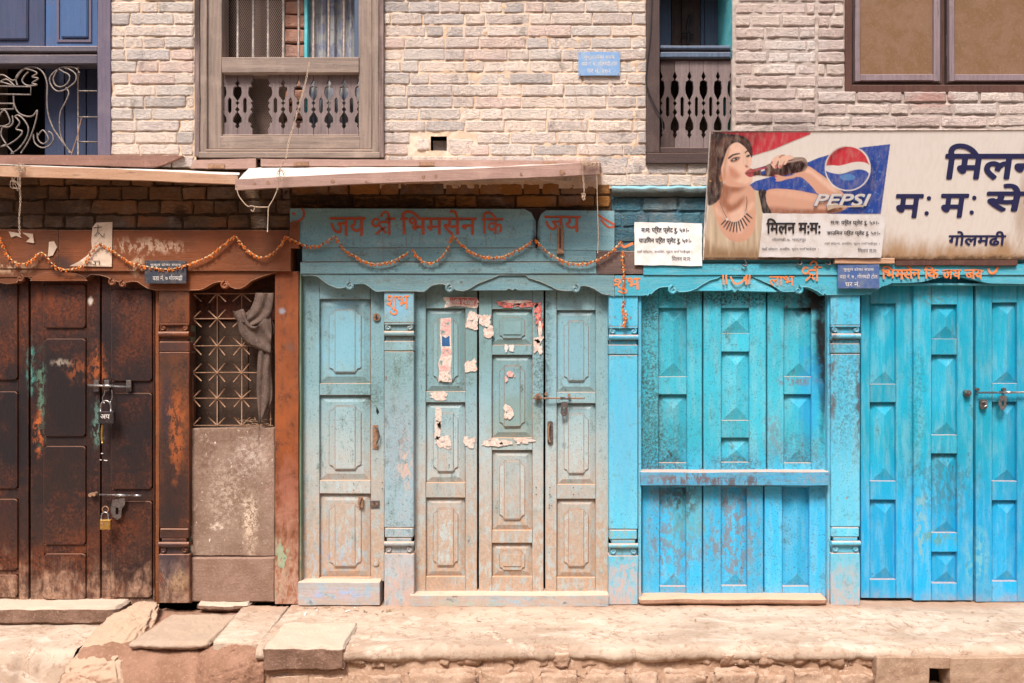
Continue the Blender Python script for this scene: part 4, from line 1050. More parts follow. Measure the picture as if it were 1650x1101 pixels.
# --- grille window and mud plaster panel
gw = empty('grille_window', W(375, 690, .06), 'small window with a dusty iron star grille over dark brown boards', 'window')
pbox('inner_shutter', 306, 440, 444, 516, .11, .14, M_brn_door, gw)
pbox('inner_shutter', 306, 517, 352, 692, .13, .16, M_inner, gw); pbox('inner_shutter', 353, 517, 444, 692, .125, .16, M_inner, gw)
pbox('shutter_panel', 361, 542, 400, 640, .118, .13, M_inner, gw)
gp = []
for y in (473, 514, 557.7, 600.8, 642, 686): gp.append([W(309, y, .045), W(375, y + U(-.5, .5), .043), W(440 if y in (473, 686) else 413 + U(0, 20), y, .045)])
for x, e in ((310.5, 686), (350, 686), (389.5, 686), (436, 686)): gp.append([W(x, 472, .047), W(x + U(-1, 1), 580, .046), W(x, e, .047)])
gp2 = []
for i, x in enumerate((310.5, 350, 389.5, 430)):
    for j, y in enumerate((473, 514, 557.7, 600.8, 642, 686)):
        for sx in (-1, 1):
            for sy in (-1, 1):
                if (i == 0 and sx < 0) or (i == 3 and sx > 0) or (j == 0 and sy < 0) or (j == 5 and sy > 0): continue
                gp2.append([W(x + sx * 1.5, y + sy * 1.5, .042), W(x + sx * (13.5 + U(-1.5, 1.5)), y + sy * (14 + U(-1.5, 1.5)), .040)])
tubes('grille_bar', gp, .0032, M_rust, gw, kind=None); tubes('star_spoke', gp2, .0038, M_rust, gw)
vs, fs = [], []
for i in (1, 2):
    for y in (514, 557.7, 600.8, 642): spec_geo(vs, fs, W((350, 389.5)[i - 1], y, .040), .008, .006, .008, 7, .3)
from_py('weld_knob', vs, fs, M_rust, gw)
cl = empty('cloth', W(410, 480, .02), 'dusty brown rag knotted through the iron grille', 'cloth')
def sheet(name, Lc, Rc, n, y0, amp, ph, parent):
    Lp, Rp = smooth_poly(Lc, 6, False), smooth_poly(Rc, 6, False)
    m_ = min(len(Lp), len(Rp)); vs, fs = [], []
    for j in range(m_):
        for i in range(n + 1):
            t = i / n; px = Lp[j][0] + (Rp[j][0] - Lp[j][0]) * t; py = Lp[j][1] + (Rp[j][1] - Lp[j][1]) * t
            f = math.sin(t * 11 + ph + j * .12) * amp + mnoise.noise(Vector((px * .05, py * .03, ph))) * amp
            vs.append(W(px, py, y0 + f - .01 * math.sin(math.pi * t)))
    for j in range(m_ - 1):
        for i in range(n): a = j * (n + 1) + i; fs.append((a, a + 1, a + n + 2, a + n + 1))
    o = from_py(name, vs, fs, M_cloth, parent, smooth=True)
    s = o.modifiers.new('thick', 'SOLIDIFY'); s.thickness = .003
    return o
sheet('upper_fold', [(412, 472), (408, 488), (400, 504), (391, 512), (386, 522)], [(441, 473), (440, 490), (436, 508), (426, 520), (404, 528)], 16, .012, .008, 0, cl)
sheet('draped_fold', [(378, 506), (383, 520), (388, 540), (402, 556), (436, 570)], [(392, 498), (404, 524), (420, 524), (434, 505), (438, 530)], 16, .006, .010, 1.5, cl)
sheet('knot', [(377, 503), (379, 512), (386, 520)], [(391, 498), (397, 508), (396, 520)], 6, .000, .006, .5, cl)
sheet('hanging_tail', [(417, 562), (415, 590), (414, 630), (416, 660), (418, 684)], [(439, 566), (437, 596), (439, 630), (436, 652), (424, 668)], 14, .016, .008, 2.4, cl)
tubes('loose_thread', [pxpath([(436, 512), (442, 530), (438, 545), (441, 562)], .02), pxpath([(418, 684), (417, 700), (416, 712)], .02)], .0012, M_cloth, cl, sides=4)
pp = empty('plaster_panel', W(375, 970, .02), 'speckled brown mud-plaster panel under the iron grille', 'wall panel')
pbox('plaster_face', 307, 690, 442.5, 896, .030, .10, M_plaster, pp, amp=.004, bev=.004, step=.04)
pbox('plaster_foot', 307, 898.5, 442.5, 971, .018, .10, M_plaster2, pp, amp=.005, bev=.008, step=.04)
vs, fs = [], []
for i in range(26):
    c = W(U(378, 436), U(676, 688), U(.0, .035)); a = U(0, 3)
    tube_geo(vs, fs, [c, c + Vector((math.cos(a) * .02, U(-.01, .01), math.sin(a) * .012)), c + Vector((math.cos(a) * .035, U(-.01, .01), math.sin(a) * .006))], .0013, 4)
lt = from_py('dry_twigs', vs, fs, M_leafdry); tagt(lt, 'dry twigs and straw caught on the sill of the iron grille', 'twigs'); lt['kind'] = 'stuff'

# ------------------------------------------------------------------ ledge, steps and stones
def sweep(name, px0, px1, prof, mat, parent=None, step=.015, amp=.006, kind=None, yref=0.0, fr=9):
    """prof(x)-> list of (y, z); swept along x in metres"""
    x0, x1 = X(px0, yref), X(px1, yref)
    n = int((x1 - x0) / step); vs, fs = [], []
    P = None
    for i in range(n + 1):
        x = x0 + (x1 - x0) * i / n; P = prof(x)
        for (y, z) in P:
            v = Vector((x, y, z)); d = mnoise.noise_vector(v * fr) * amp + mnoise.noise_vector(v * fr * 4) * amp * .35
            vs.append(v + Vector((0, d.y, d.z)))
    m_ = len(P)
    for i in range(n):
        for k in range(m_ - 1): a = i * m_ + k; fs.append((a, a + m_, a + m_ + 1, a + 1))
    return from_py(name, vs, fs, mat, parent, kind, smooth=True)
ZT = Z(975)                       # top of the ledge
ledge = empty('stone_ledge', (0, -.3, 0), 'raised earthen ledge of worn stones in front of the doors', 'ledge')
ledge['kind'] = 'structure'
def prof_main(x):
    lipn = .035 * mnoise.noise(Vector((x * 2.3, 1, 0))) + .03 * mnoise.noise(Vector((x * 9, 4, 0))) + .012 * mnoise.noise(Vector((x * 30, 4, 0)))
    yl = -.60 + lipn
    P = [(.12, ZT + .002)] + [(-.02 - (-.02 - yl) * t / 22, ZT + .004 * mnoise.noise(Vector((x * 3, t * .3, 2)))) for t in range(23)]
    for k in range(1, 7): a = k / 6 * math.pi / 2; P.append((yl - .035 * math.sin(a), ZT - .035 * (1 - math.cos(a)) - .001))
    P += [(yl - .036, ZT - .05), (yl - .01, ZT - .07), (yl + .02, ZT - .09)]
    return P
sweep('ledge_top', 470, 1830, prof_main, M_earth, ledge)
def stone(name, px0, py0, px1, py1, y, mat, parent, depth=.12, amp=.008, bev=.014, seed=0):
    x0, x1, z0, z1 = X(px0, y), X(px1, y), Z(py1, y), Z(py0, y)
    bm = bmesh.new(); bm_box(bm, x0, x1, y, y + depth, z0, z1)
    bmesh.ops.bevel(bm, geom=bm.edges[:], offset=min(bev, (z1 - z0) * .3), segments=2, affect='EDGES')
    for ax, a, b in ((0, x0, x1), (2, z0, z1), (1, y, y + depth)):
        n = min(max(1, int(abs(b - a) / .018)), 28)
        for i in range(1, n + 1):
            co = [0, 0, 0]; no = [0, 0, 0]; co[ax] = a + (b - a) * i / (n + 1); no[ax] = 1
            bmesh.ops.bisect_plane(bm, geom=bm.verts[:] + bm.edges[:] + bm.faces[:], plane_co=co, plane_no=no)
    s = R() * 50
    for v in bm.verts:
        v.co += mnoise.noise_vector(v.co * 13 + Vector((s, 0, 0))) * amp + mnoise.noise_vector(v.co * 45 + Vector((s, 0, 0))) * amp * .55 + mnoise.noise_vector(v.co * 110 + Vector((s, 0, 0))) * amp * .3
    return bm_obj(name, bm, mat, parent, smooth=True)
# course of eroded stones under the lip, then a second paler course
x = 558
while x < 1400:
    w = U(22, 62); stone('ledge_stone', x, 1046 + U(-3, 7), x + w - U(0, 3), 1080 + U(-5, 3), -.612 + U(-.016, .010), M_stone, ledge, .2, .018, .02); x += w
x = 556
while x < 1420:
    w = U(45, 120); stone('ledge_stone', x, 1082 + U(-3, 3), x + w - U(-2, 2), 1120, -.640 + U(-.012, .012), M_stone2, ledge, .2, .018, .02); x += w
for _a, _b in ((415, 1470), (1552, 1830)): sweep('earth_core', _a, _b, yref=-.6, prof=lambda x: [(-.45, ZT - .04)] + [(-.600 - .006 * k + .012 * mnoise.noise(Vector((x * 12, k, 0))), ZT - .05 - .03 * k) for k in range(14)], mat=M_stone, parent=ledge, amp=.012)
# big rough block at the corner
stone('corner_block', 424, 1043, 556, 1083, -.655, M_stone_dk, ledge, .35, .007, .010)
stone('corner_block', 430, 1086, 500, 1130, -.63, M_stone, ledge, .2, .010); stone('corner_block', 503, 1088, 556, 1130, -.63, M_stone, ledge, .2, .010)
# concrete patch with a drain hole at the right
for (a, b, c, d_) in ((1413, 1060, 1497, 1130), (1532, 1060, 1830, 1130), (1497.5, 1060, 1531.5, 1079), (1497.5, 1112, 1531.5, 1130)):
    boxo('concrete_patch', X(a, -.67), X(c, -.67), -.67, -.50, Z(d_, -.67), Z(b, -.67), M_concrete, ledge, bev=.004, amp=.009, step=.025)
boxo('drain_dark_block', X(1490, -.62), X(1538, -.62), -.56, -.50, Z(1118, -.62), Z(1070, -.62), M_dark, ledge)  # near-black block paints the dark inside the drain hole

# steps on the left
st = empty('stone_steps', (-2.3, -.2, 0), 'broken stone steps and a loose slab below the brown door', 'steps')
st['kind'] = 'structure'
stone('threshold_stone', -90, 979, 190, 1007, -.10, M_stone_dk, st, .26, .006, .012)
z1 = Z(1009, -.10)
def prof_low(x):
    yl = -.42 + .05 * mnoise.noise(Vector((x * 4, 0, 0))) + .02 * mnoise.noise(Vector((x * 18, 0, 0)))
    P = [(-.05 - (-.05 - yl) * t / 12, z1 + .003) for t in range(13)]
    P += [(yl - .02, z1 - .008), (yl - .035, z1 - .03)] + [(yl - .04 - .01 * k, z1 - .05 - .03 * k) for k in range(12)]
    return P
sweep('lower_step', -110, 190, prof_low, M_earth, st, amp=.008)
# sloping broken buttress
def hull(name, pts, mat, parent, cuts=5, amp=.010):
    bm = bmesh.new()
    for p in pts: bm.verts.new(p)
    bmesh.ops.convex_hull(bm, input=bm.verts[:])
    bmesh.ops.bevel(bm, geom=bm.edges[:], offset=.012, segments=2, affect='EDGES')
    bmesh.ops.triangulate(bm, faces=bm.faces[:])
    for _ in range(5):
        L = [e for e in bm.edges if e.calc_length() > .016]
        if L: bmesh.ops.subdivide_edges(bm, edges=L, cuts=1)
        bmesh.ops.triangulate(bm, faces=bm.faces[:])
    for v in bm.verts: v.co += mnoise.noise_vector(v.co * 10) * amp + mnoise.noise_vector(v.co * 38) * amp * .6 + mnoise.noise_vector(v.co * 90) * amp * .35
    return bm_obj(name, bm, mat, parent, smooth=True)
def zat(px, py, z):        # point on a level plane z seen at that pixel
    k = (CZ - z) / (py - 550.5); return Vector(((px - 825) * k, k * F - D, z))
a1, a2 = zat(222, 965, ZT + .01), zat(255, 962, ZT + .01)
low = z1 - .02
hull('sloping_buttress', [Vector((X(222), .02, ZT + .02)), Vector((X(256), .02, ZT + .02)), Vector((X(176, -.14), -.14, ZT - .004)), Vector((X(252, -.12), -.12, ZT + .004)),
     Vector((X(136, -.36), -.36, ZT - .06)), Vector((X(205, -.34), -.34, ZT - .055)), Vector((X(106, -.52), -.52, ZT - .15)), Vector((X(190, -.50), -.50, ZT - .13)),
     Vector((X(200), .02, .1)), Vector((X(256), .02, .1)), Vector((X(60, -.66), -.68, .1)), Vector((X(200, -.62), -.66, .1)), Vector((X(76, -.6), -.60, ZT - .28)), Vector((X(198, -.58), -.60, ZT - .26))], M_stone_sl := rough_mat('earth_buttress', 'a5836a', '95705a', 'b8967c', 2.2, .008, topc='bda289'), st)
# earth mass under the slabs
sweep('earth_bank', 196, 430, lambda x: [(.06, ZT - .045), (-.2, ZT - .06), (-.38, ZT - .075)] + [(-.44 - .16 * min(1, (k / 5)), ZT - .085 - .04 * k + .02 * mnoise.noise(Vector((x * 6, k, 0)))) for k in range(12)], M_earth_dk, st, amp=.014)
def slab(name, c4, th, mat, parent, amp=.006):
    bm = bmesh.new(); t = [bm.verts.new(p) for p in c4]; b = [bm.verts.new(p - Vector((0, 0, th))) for p in c4]
    bm.faces.new(t); bm.faces.new(b[::-1])
    for i in range(4): bm.faces.new((t[i], b[i], b[(i + 1) % 4], t[(i + 1) % 4]))
    bmesh.ops.recalc_face_normals(bm, faces=bm.faces)
    bmesh.ops.bevel(bm, geom=bm.edges[:], offset=.009, segments=2, affect='EDGES')
    for _ in range(5):
        L = [e for e in bm.edges if e.calc_length() > .016]
        if L: bmesh.ops.subdivide_edges(bm, edges=L, cuts=1, use_grid_fill=True)
    bmesh.ops.triangulate(bm, faces=bm.faces[:])
    for v in bm.verts: v.co += mnoise.noise_vector(v.co * 11) * amp + mnoise.noise_vector(v.co * 42) * amp * .6 + mnoise.noise_vector(v.co * 95) * amp * .35
    return bm_obj(name, bm, mat, parent, smooth=True)
zs = ZT - .035
M_slab = rough_mat('worn_grey_brown_slab', 'b39c8a', 'a28976', 'b8a290', 2.6, .006, topc='b29b86', blot=[(300, 1025, 110, 14, '8a6d5c', .6, 'p')])
slab('loose_slab', [zat(277, 989, zs), zat(386, 989, zs), zat(338, 1036, zs + .0), zat(207, 1036, zs - .005)], .035, M_slab, st)
slab('flat_slab', [zat(392, 975, ZT - .005), zat(468, 976, ZT - .005), zat(425, 1034, ZT - .006), zat(343, 1031, ZT - .010)], .07, M_earth, st)
stone('foot_stone', 316, 973, 402, 986, -.02, M_stone_dk, st, .14, .006)
hull('earth_bank_lump', [zat(345, 1034, ZT - .03), zat(428, 1038, ZT - .03), zat(300, 1060, ZT - .14), zat(430, 1060, ZT - .05), Vector((X(320, -.6), -.63, .2)), Vector((X(430, -.6), -.64, .2)), Vector((X(345, -.4), -.40, .2)), Vector((X(425, -.4), -.40, .2)), Vector((X(330, -.6), -.60, ZT - .17))], M_earth_dk, st)

# ------------------------------------------------------------------ awnings and planks on the wall
def quad_board(name, a, b, c, d, th, mat, parent, n=16, amp=.002, wave=0.0):
    """a,b = back edge left/right, c,d = front edge right/left; thickness downwards"""
    vs, fs = [], []
    for j in range(5):
        for i in range(n + 1):
            u, v = i / n, j / 4
            p = (a * (1 - u) + b * u) * (1 - v) + (d * (1 - u) + c * u) * v
            p = p + Vector((0, 0, wave * mnoise.noise(Vector((p.x * 5, p.y * 6, 3)))))
            vs.append(p + mnoise.noise_vector(p * 14) * amp)
    m_ = len(vs)
    vs += [v - Vector((0, 0, th)) for v in vs]
    for j in range(4):
        for i in range(n): q = j * (n + 1) + i; fs += [(q, q + 1, q + n + 2, q + n + 1), (q + m_, q + n + 1 + m_, q + n + 2 + m_, q + 1 + m_)]
    for i in range(n):
        fs.append((i, i + m_, i + 1 + m_, i + 1)); q = 4 * (n + 1) + i; fs.append((q, q + 1, q + 1 + m_, q + m_))
    for j in range(4):
        q = j * (n + 1); fs.append((q, q + n + 1, q + n + 1 + m_, q + m_)); q += n; fs.append((q, q + m_, q + n + 1 + m_, q + n + 1))
    return from_py(name, vs, fs, mat, parent)
def fascia(name, pts_top, pts_bot, y, th, mat, parent, dy=0.0):
    n = 24; vs, fs = [], []
    def lerp(pts, t):
        x = pts[0][0] + (pts[-1][0] - pts[0][0]) * t
        for p, q in zip(pts, pts[1:]):
            if x <= q[0] + 1e-6: f = (x - p[0]) / (q[0] - p[0]); return x, p[1] + (q[1] - p[1]) * f
        return pts[-1]
    for i in range(n + 1):
        t = i / n; a, b = lerp(pts_top, t), lerp(pts_bot, t); yy = y + dy * t
        j1, j2 = mnoise.noise(Vector((t * 14, 0, y))) * .7, mnoise.noise(Vector((t * 17, 5, y))) * .9
        A, B_ = W(a[0], a[1] + j1, yy), W(b[0], b[1] + j2, yy)
        vs += [A, B_, B_ + Vector((0, th, 0)), A + Vector((0, th, 0))]
    for i in range(n):
        q = i * 4
        for k in range(4): fs.append((q + k, q + (k + 1) % 4, q + 4 + (k + 1) % 4, q + 4 + k))
    fs += [(0, 3, 2, 1), (n * 4, n * 4 + 1, n * 4 + 2, n * 4 + 3)]
    return from_py(name, vs, fs, mat, parent)
al = empty('awning', W(150, 270, 0), 'low plank awning over the red-brown front with a long tan front board', 'awning')
yF = -.26
fascia('front_board', [(-90, 263), (0, 267), (180, 272), (383, 283)], [(-90, 280), (0, 284), (180, 289), (383, 297)], yF, .022, M_aw_tan, al)
quad_board('sheet_cover', W(-90, 262, .0), W(386, 278, .0), W(386, 281, yF + .004), W(-90, 261, yF + .004), .004, M_sheet, al, wave=.004)
fascia('hinge_plank', [(-90, 247), (0, 250), (160, 250), (294, 251)], [(-90, 266), (0, 264), (160, 267), (252, 270), (294, 252)], -.030, .03, M_aw_dark, al)
fascia('short_plank', [(313, 258), (412, 255)], [(306, 271), (412, 272)], -.028, .028, M_aw_wood, al)
pbox('strap_hinge', 335, 265, 362, 271, -.034, -.028, M_rust, al, bev=.0008)
ar = empty('awning', W(670, 270, 0), 'sloping awning of pale sheet and a pinkish board hung above the turquoise beam', 'awning')
yG = -.34
fascia('front_board', [(379, 289), (560, 280), (780, 271), (966, 262)], [(379, 306), (560, 297), (780, 289), (966, 281)], yG, .024, M_aw_wood, ar, dy=.04)
quad_board('sheet_cover', W(402, 270, -.01), W(968, 268, -.01), W(968, 261, yG + .045), W(384, 290, yG + .004), .004, M_sheet, ar, n=30, wave=.006)
fascia('hinge_plank', [(420, 256), (700, 258), (968, 259)], [(420, 268), (700, 268), (968, 270)], -.030, .03, M_aw_wood, ar)
for (a, b) in ((473, 497), (675, 699), (874, 898)): pbox('butt_hinge', a, 261, b, 267, -.036, -.029, M_rust, ar, bev=.0008)
for i in range(9): cyl('nail', 440 + 62 * i + U(-8, 8), 264 + U(-2, 2), -.032, .0026, .004, M_rust, ar, 8)
for i in range(8): cyl('nail', 186 + 14 * i + U(-4, 4), 262 - abs(3 - i) * .2 + U(-2, 2), -.033, .0028, .004, M_rust, al, 8)
for (a, b, w) in ((410, 296, 5), (432, 294, 6), (536, 292, 7), (682, 285, 6), (702, 284, 5), (590, 293, 4), (840, 281, 5), (905, 278, 9)):
    flat('knot', [blob_poly(a, b, w * .5, w * .45, 9)], wallp(yG + .0385 * (a - 379) / 587 - .0015), M_wood_edge if False else M_rust, ar)
# ------------------------------------------------------------------ signboard leaning out at the top
PT, PB = -.24, -.05
zT, zB = Z(212, PT), Z(420, PB)
p0 = Vector((0, PT, zT)); e_ = (Vector((0, PB, zB)) - p0); nrm = Vector((0, -e_.z, e_.y)).normalized()
if nrm.y > 0: nrm = -nrm
def BP(px, py, lay=0.0):
    """photo pixel -> point on the tilted board face, lay metres above it"""
    d = Vector(((px - 825) / F, 1.0, (550.5 - py) / F)); o = Vector((0, -D, CZ)); q = p0 + nrm * lay
    t = (q - o).dot(nrm) / d.dot(nrm); return o + d * t
def L(n): return lambda px, py: BP(px, py, .0012 * n)
sg = empty('signboard', Vector((X(1500, -.15), -.15, zB)), 'long weathered cola signboard of a woman drinking, leaning out above the cyan beam', 'signboard')
m = Mat('aged_sign_print_cream')
z_ = m.xyz()[2]; n1 = m.noise(9, 5, .65, stretch=(1, 1, .12)); n2 = m.noise(30, 6, .75); n3 = m.noise(60, 3, .6, stretch=(1, 1, .03))
c = m.mix(m.sm(n3, .4, .7, 0, .5), 'e0d8ce', 'd6ccc0')
c = m.mix(m.math('MULTIPLY', m.sm(m.math('ADD', z_, m.math('MULTIPLY', m.math('SUBTRACT', n1, .5), .25)), zB + .16, zB + .02), .85), c, 'a67c4c')
c = m.mix(m.math('MULTIPLY', m.sm(m.math('ADD', z_, m.math('MULTIPLY', m.math('SUBTRACT', n2, .5), .08)), zB + .04, zB + .002), .9), c, '4a3424')
c = m.mix(m.math('MULTIPLY', m.blotch(1628, 300, 20, 110, n1, .6), .5), c, '9a7650')
M_sign = m.done(c, .42, n2, .0003, .45)
def inkmat(name, base, v2, amt=.35, rough=.42):
    m = Mat(name); n = m.noise(40, 5, .7, stretch=(1, 1, .2)); n2 = m.noise(120, 4, .75)
    c = m.mix(m.sm(n, .4, .7, 0, amt), base, v2); c = m.mix(m.sm(n2, .66, .72, 0, .6), c, 'b8a898')
    return m.done(c, rough, None, spec=.45)
M_sblue = inkmat('sign_blue', '1f3f86', '2c5596'); M_sblue2 = inkmat('sign_light_blue', '4878b0', '3a68a4'); M_sred = inkmat('sign_red', 'b5303a', 'c04850'); M_sred2 = inkmat('sign_dark_red', '8a1c26', '9a2830')
M_swhite = inkmat('sign_white', 'd2cdc8', 'c0b8b0'); M_skin = inkmat('sign_skin', 'c08a70', 'b88068', .5); M_skin2 = inkmat('sign_skin_shade', 'a06a52', '96604c', .5); M_skin3 = inkmat('sign_skin_light', 'd2a288', 'caa088', .5)
M_hair = inkmat('sign_hair', '352a2c', '4a3a36', .6); M_hair2 = inkmat('sign_hair_light', '5c4640', '6a5048', .6); M_shirt = inkmat('sign_vest', 'c2ad94', 'b39a80', .6); M_shirt2 = inkmat('sign_vest_shade', 'a08468', '94785c', .6)
M_cola = inkmat('sign_cola', '4c1e1c', '6a2c26', .6); M_lips = inkmat('sign_lips', 'a84848', 'b85850'); M_blkp = inkmat('sign_black', '2c2428', '3a3032'); M_glass = inkmat('sign_bottle_glass', '8a7468', 'a08c80'); M_nails = inkmat('sign_nails', 'c8606a', 'd07078')
M_edge = plain('sign_edge_metal', 'c0b0a4', .5, .3, '5a4a42', 30)
tl, tr, br_, bl = BP(1146, 212), BP(1800, 208), BP(1800, 418), BP(1133, 419)
vs = [tl, tr, br_, bl] + [p - nrm * .03 for p in (tl, tr, br_, bl)]
from_py('board', vs, [(0, 3, 2, 1), (4, 5, 6, 7), (0, 1, 5, 4), (1, 2, 6, 5), (2, 3, 7, 6), (3, 0, 4, 7)], M_sign, sg)
def strip(name, a, b, w, mat):
    tubes(name, [[a, b]], w, mat, sg, sides=6)
strip('edge_rim', tl + nrm * .001, tr + nrm * .001, .0032, M_edge); strip('edge_rim', tl + nrm * .001, bl + nrm * .001, .0032, M_edge)
def C(p): return [(1130 + x / 4.7875, 200 + y / 4.7875) for x, y in p]
LAYERS = []
INK = {}
def art(name, polys, mat, lay, n=3, blur=2.5):
    for p in polys: LAYERS.append((lay, len(LAYERS), smooth_poly(p, n) if n > 1 else p, mat, blur))
M_sblue_, M_sblue2_ = '2a4f9a', '4f82bc'
art('f', [[(80, 62), (845, 62), (840, 80), (700, 135), (560, 195), (395, 245), (360, 200), (300, 120)]], 'bf3440', 1, 1)
art('f', [[(80, 62), (500, 62), (380, 200), (300, 120)]], '9c2832', 1.5, 1, 40)
art('f', [[(1458, 155), (1385, 692), (700, 700), (350, 500), (345, 486), (420, 440), (560, 400), (760, 380), (810, 300), (900, 262), (1060, 215), (1250, 178)]], '26499a', 1, 1)
art('f', [[(960, 420), (1330, 280), (1330, 500), (1180, 600), (960, 540)]], '1d3a80', 1.2, 2, 50)
rr = random.Random(3); dp = []
for i in range(230):
    a, b = rr.uniform(420, 1440), rr.uniform(180, 680)
    if b > 560 - (a - 400) * .35 and not (950 < a < 1310 and 165 < b < 520) and not (500 < a < 900 and b > 500) and a < 1445 - (b - 155) * .13: dp.append(blob_poly(a, b, rr.uniform(3, 8), rr.uniform(3, 8), 6, .2, i))
art('printed_droplets', dp, '4f82bc', 2, 1)
# arms, hand, bottle
art('printed_arm', [[(500, 520), (560, 500), (640, 502), (740, 512), (830, 530), (900, 545), (1000, 590), (1090, 630), (1128, 640), (1080, 672), (980, 690), (700, 692), (540, 692), (505, 600)]], 'd6a288', 3)
art('printed_arm_shade', [[(540, 688), (700, 668), (900, 662), (1080, 668), (980, 692), (700, 694)]], 'a0684e', 4, 2, 16)
art('printed_forearm', [[(572, 440), (600, 425), (700, 395), (800, 345), (830, 325), (900, 372), (980, 430), (1060, 500), (1110, 560), (1000, 560), (900, 540), (868, 500), (810, 440), (760, 408), (680, 420), (610, 442)]], 'd6a288', 3)
art('printed_forearm_light', [[(830, 345), (900, 392), (980, 450), (1050, 520), (1010, 520), (930, 460), (850, 390), (800, 370)]], 'e8bea6', 4, 3, 14)
art('printed_bottle', [[(388, 352), (440, 338), (500, 320), (545, 300), (620, 275), (700, 262), (770, 256), (805, 270), (820, 310), (805, 350), (780, 366), (700, 386), (620, 402), (560, 405), (500, 402), (440, 395), (395, 400), (385, 375)]], '431a18', 4)
art('printed_bottle_glass', [[(700, 262), (770, 256), (805, 270), (820, 310), (806, 350), (780, 362), (790, 310), (770, 280), (720, 280)], [(500, 322), (530, 306), (535, 350), (525, 392), (505, 398), (512, 350)]], '8e7a6c', 5, 3, 7)
art('printed_bottle_neck', [[(390, 356), (450, 340), (500, 330), (500, 345), (440, 358), (392, 372)]], 'a84048', 5, 2)
art('printed_label', [[(455, 340), (485, 332), (492, 350), (490, 388), (470, 390), (460, 365)]], '26499a', 6, 2); art('printed_label_red', [[(456, 341), (484, 333), (488, 346), (460, 356)]], 'c23640', 7, 1); art('printed_label_white', [[(460, 356), (489, 346), (490, 358), (463, 367)]], 'dcd6ce', 7, 1)
for f in ([(535, 300), (550, 270), (575, 250), (600, 240), (612, 256), (592, 285), (575, 320), (568, 345), (550, 330)], [(590, 262), (610, 238), (640, 236), (652, 252), (640, 285), (622, 318), (608, 342), (592, 330), (598, 295)],
          [(635, 262), (650, 245), (690, 242), (715, 258), (700, 272), (670, 282), (650, 312), (630, 310)]): art('printed_finger', [f], 'e8bea6', 6)
art('printed_thumb', [[(565, 395), (590, 392), (640, 405), (700, 400), (720, 415), (660, 425), (600, 440), (575, 425)]], 'd6a288', 6)
art('printed_nail', [[(566, 322), (580, 318), (584, 336), (572, 344)], [(600, 322), (612, 316), (616, 330), (604, 342)], [(536, 296), (548, 286), (552, 300), (542, 310)], [(564, 398), (578, 396), (582, 408), (570, 412)]], 'c85a66', 7, 2)
art('printed_finger_line', [[(600, 256), (620, 240), (648, 238), (640, 244), (620, 250), (606, 264)], [(612, 342), (625, 318), (640, 286), (644, 288), (630, 322), (617, 344)]], 'a0684e', 7, 2, 4)
# woman: vest, neck, face, hair
art('printed_vest', [[(60, 620), (110, 600), (180, 560), (340, 500), (415, 510), (440, 515), (450, 560), (475, 690), (455, 900), (445, 1028), (15, 1028), (30, 850)]], 'cab69a', 3, 1)
art('printed_vest_shade', [[(15, 1028), (30, 880), (120, 960), (260, 990), (400, 985), (450, 960), (446, 1028)]], '9c8060', 4, 1, 40)
art('printed_sleeve_band', [[(442, 512), (500, 516), (495, 560), (510, 620), (540, 690), (478, 690), (460, 620)]], '2a2226', 4)
art('printed_neck', [[(100, 560), (150, 470), (330, 455), (400, 500), (415, 560), (420, 680), (410, 800), (370, 880), (300, 910), (220, 895), (150, 820), (105, 700), (90, 620)]], 'd6a288', 5, 3, 4)
art('printed_neck_shade', [[(150, 460), (330, 470), (300, 520), (230, 540), (180, 640), (140, 600), (130, 520)]], 'a0684e', 6, 3, 22)
art('printed_neck_light', [[(230, 640), (300, 600), (330, 640), (340, 760), (300, 840), (240, 800), (220, 720)]], 'e8bea6', 6, 3, 26)
art('printed_back_hair', [[(72, 80), (200, 75), (330, 95), (385, 160), (392, 260), (340, 200), (260, 180), (180, 260), (165, 380), (150, 480), (140, 580), (60, 630), (48, 560), (55, 300)]], '2c2122', 6, 3, 7)
art('printed_face', [[(160, 300), (175, 230), (215, 170), (270, 140), (320, 165), (360, 210), (385, 262), (388, 300), (375, 330), (385, 345), (395, 375), (398, 420), (372, 465), (330, 480), (270, 482), (200, 470), (165, 420), (155, 360)]], 'e8bea6', 7)
art('printed_face_shade', [[(160, 380), (175, 340), (215, 400), (260, 440), (330, 462), (372, 455), (330, 486), (262, 486), (200, 476), (160, 430)], [(335, 215), (352, 240), (350, 300), (362, 330), (345, 325), (336, 290)]], 'd6a288', 8, 3, 16)
art('printed_nostril', [[(338, 318), (355, 322), (362, 334), (345, 336)]], 'a0684e', 9, 2, 5)
art('printed_lips', [[(336, 380), (355, 358), (385, 342), (400, 356), (398, 380), (402, 400), (380, 410), (355, 402)]], 'a84048', 9, 3, 4)
art('printed_lip_line', [[(340, 382), (370, 374), (398, 376), (372, 382), (345, 388)]], '431a18', 10, 2)
art('printed_eyebrow', [[(205, 262), (240, 234), (290, 224), (300, 232), (250, 244), (215, 270)], [(335, 220), (355, 202), (368, 212), (352, 216), (340, 228)]], '2c2122', 9, 2, 4)
art('printed_eye', [[(228, 284), (250, 262), (280, 256), (292, 266), (270, 280), (240, 290)], [(345, 250), (360, 236), (376, 240), (370, 254), (352, 258)]], '2a2226', 9, 2, 3)
art('printed_eye_white', [[(240, 279), (255, 268), (262, 270), (252, 281)], [(276, 264), (286, 266), (276, 272)]], 'dcd6ce', 10, 1)
art('printed_fringe', [[(200, 90), (300, 95), (360, 130), (392, 200), (390, 262), (372, 215), (340, 165), (290, 140), (240, 152), (200, 200), (170, 290), (150, 330), (140, 220)]], '2c2122', 10, 3, 6)
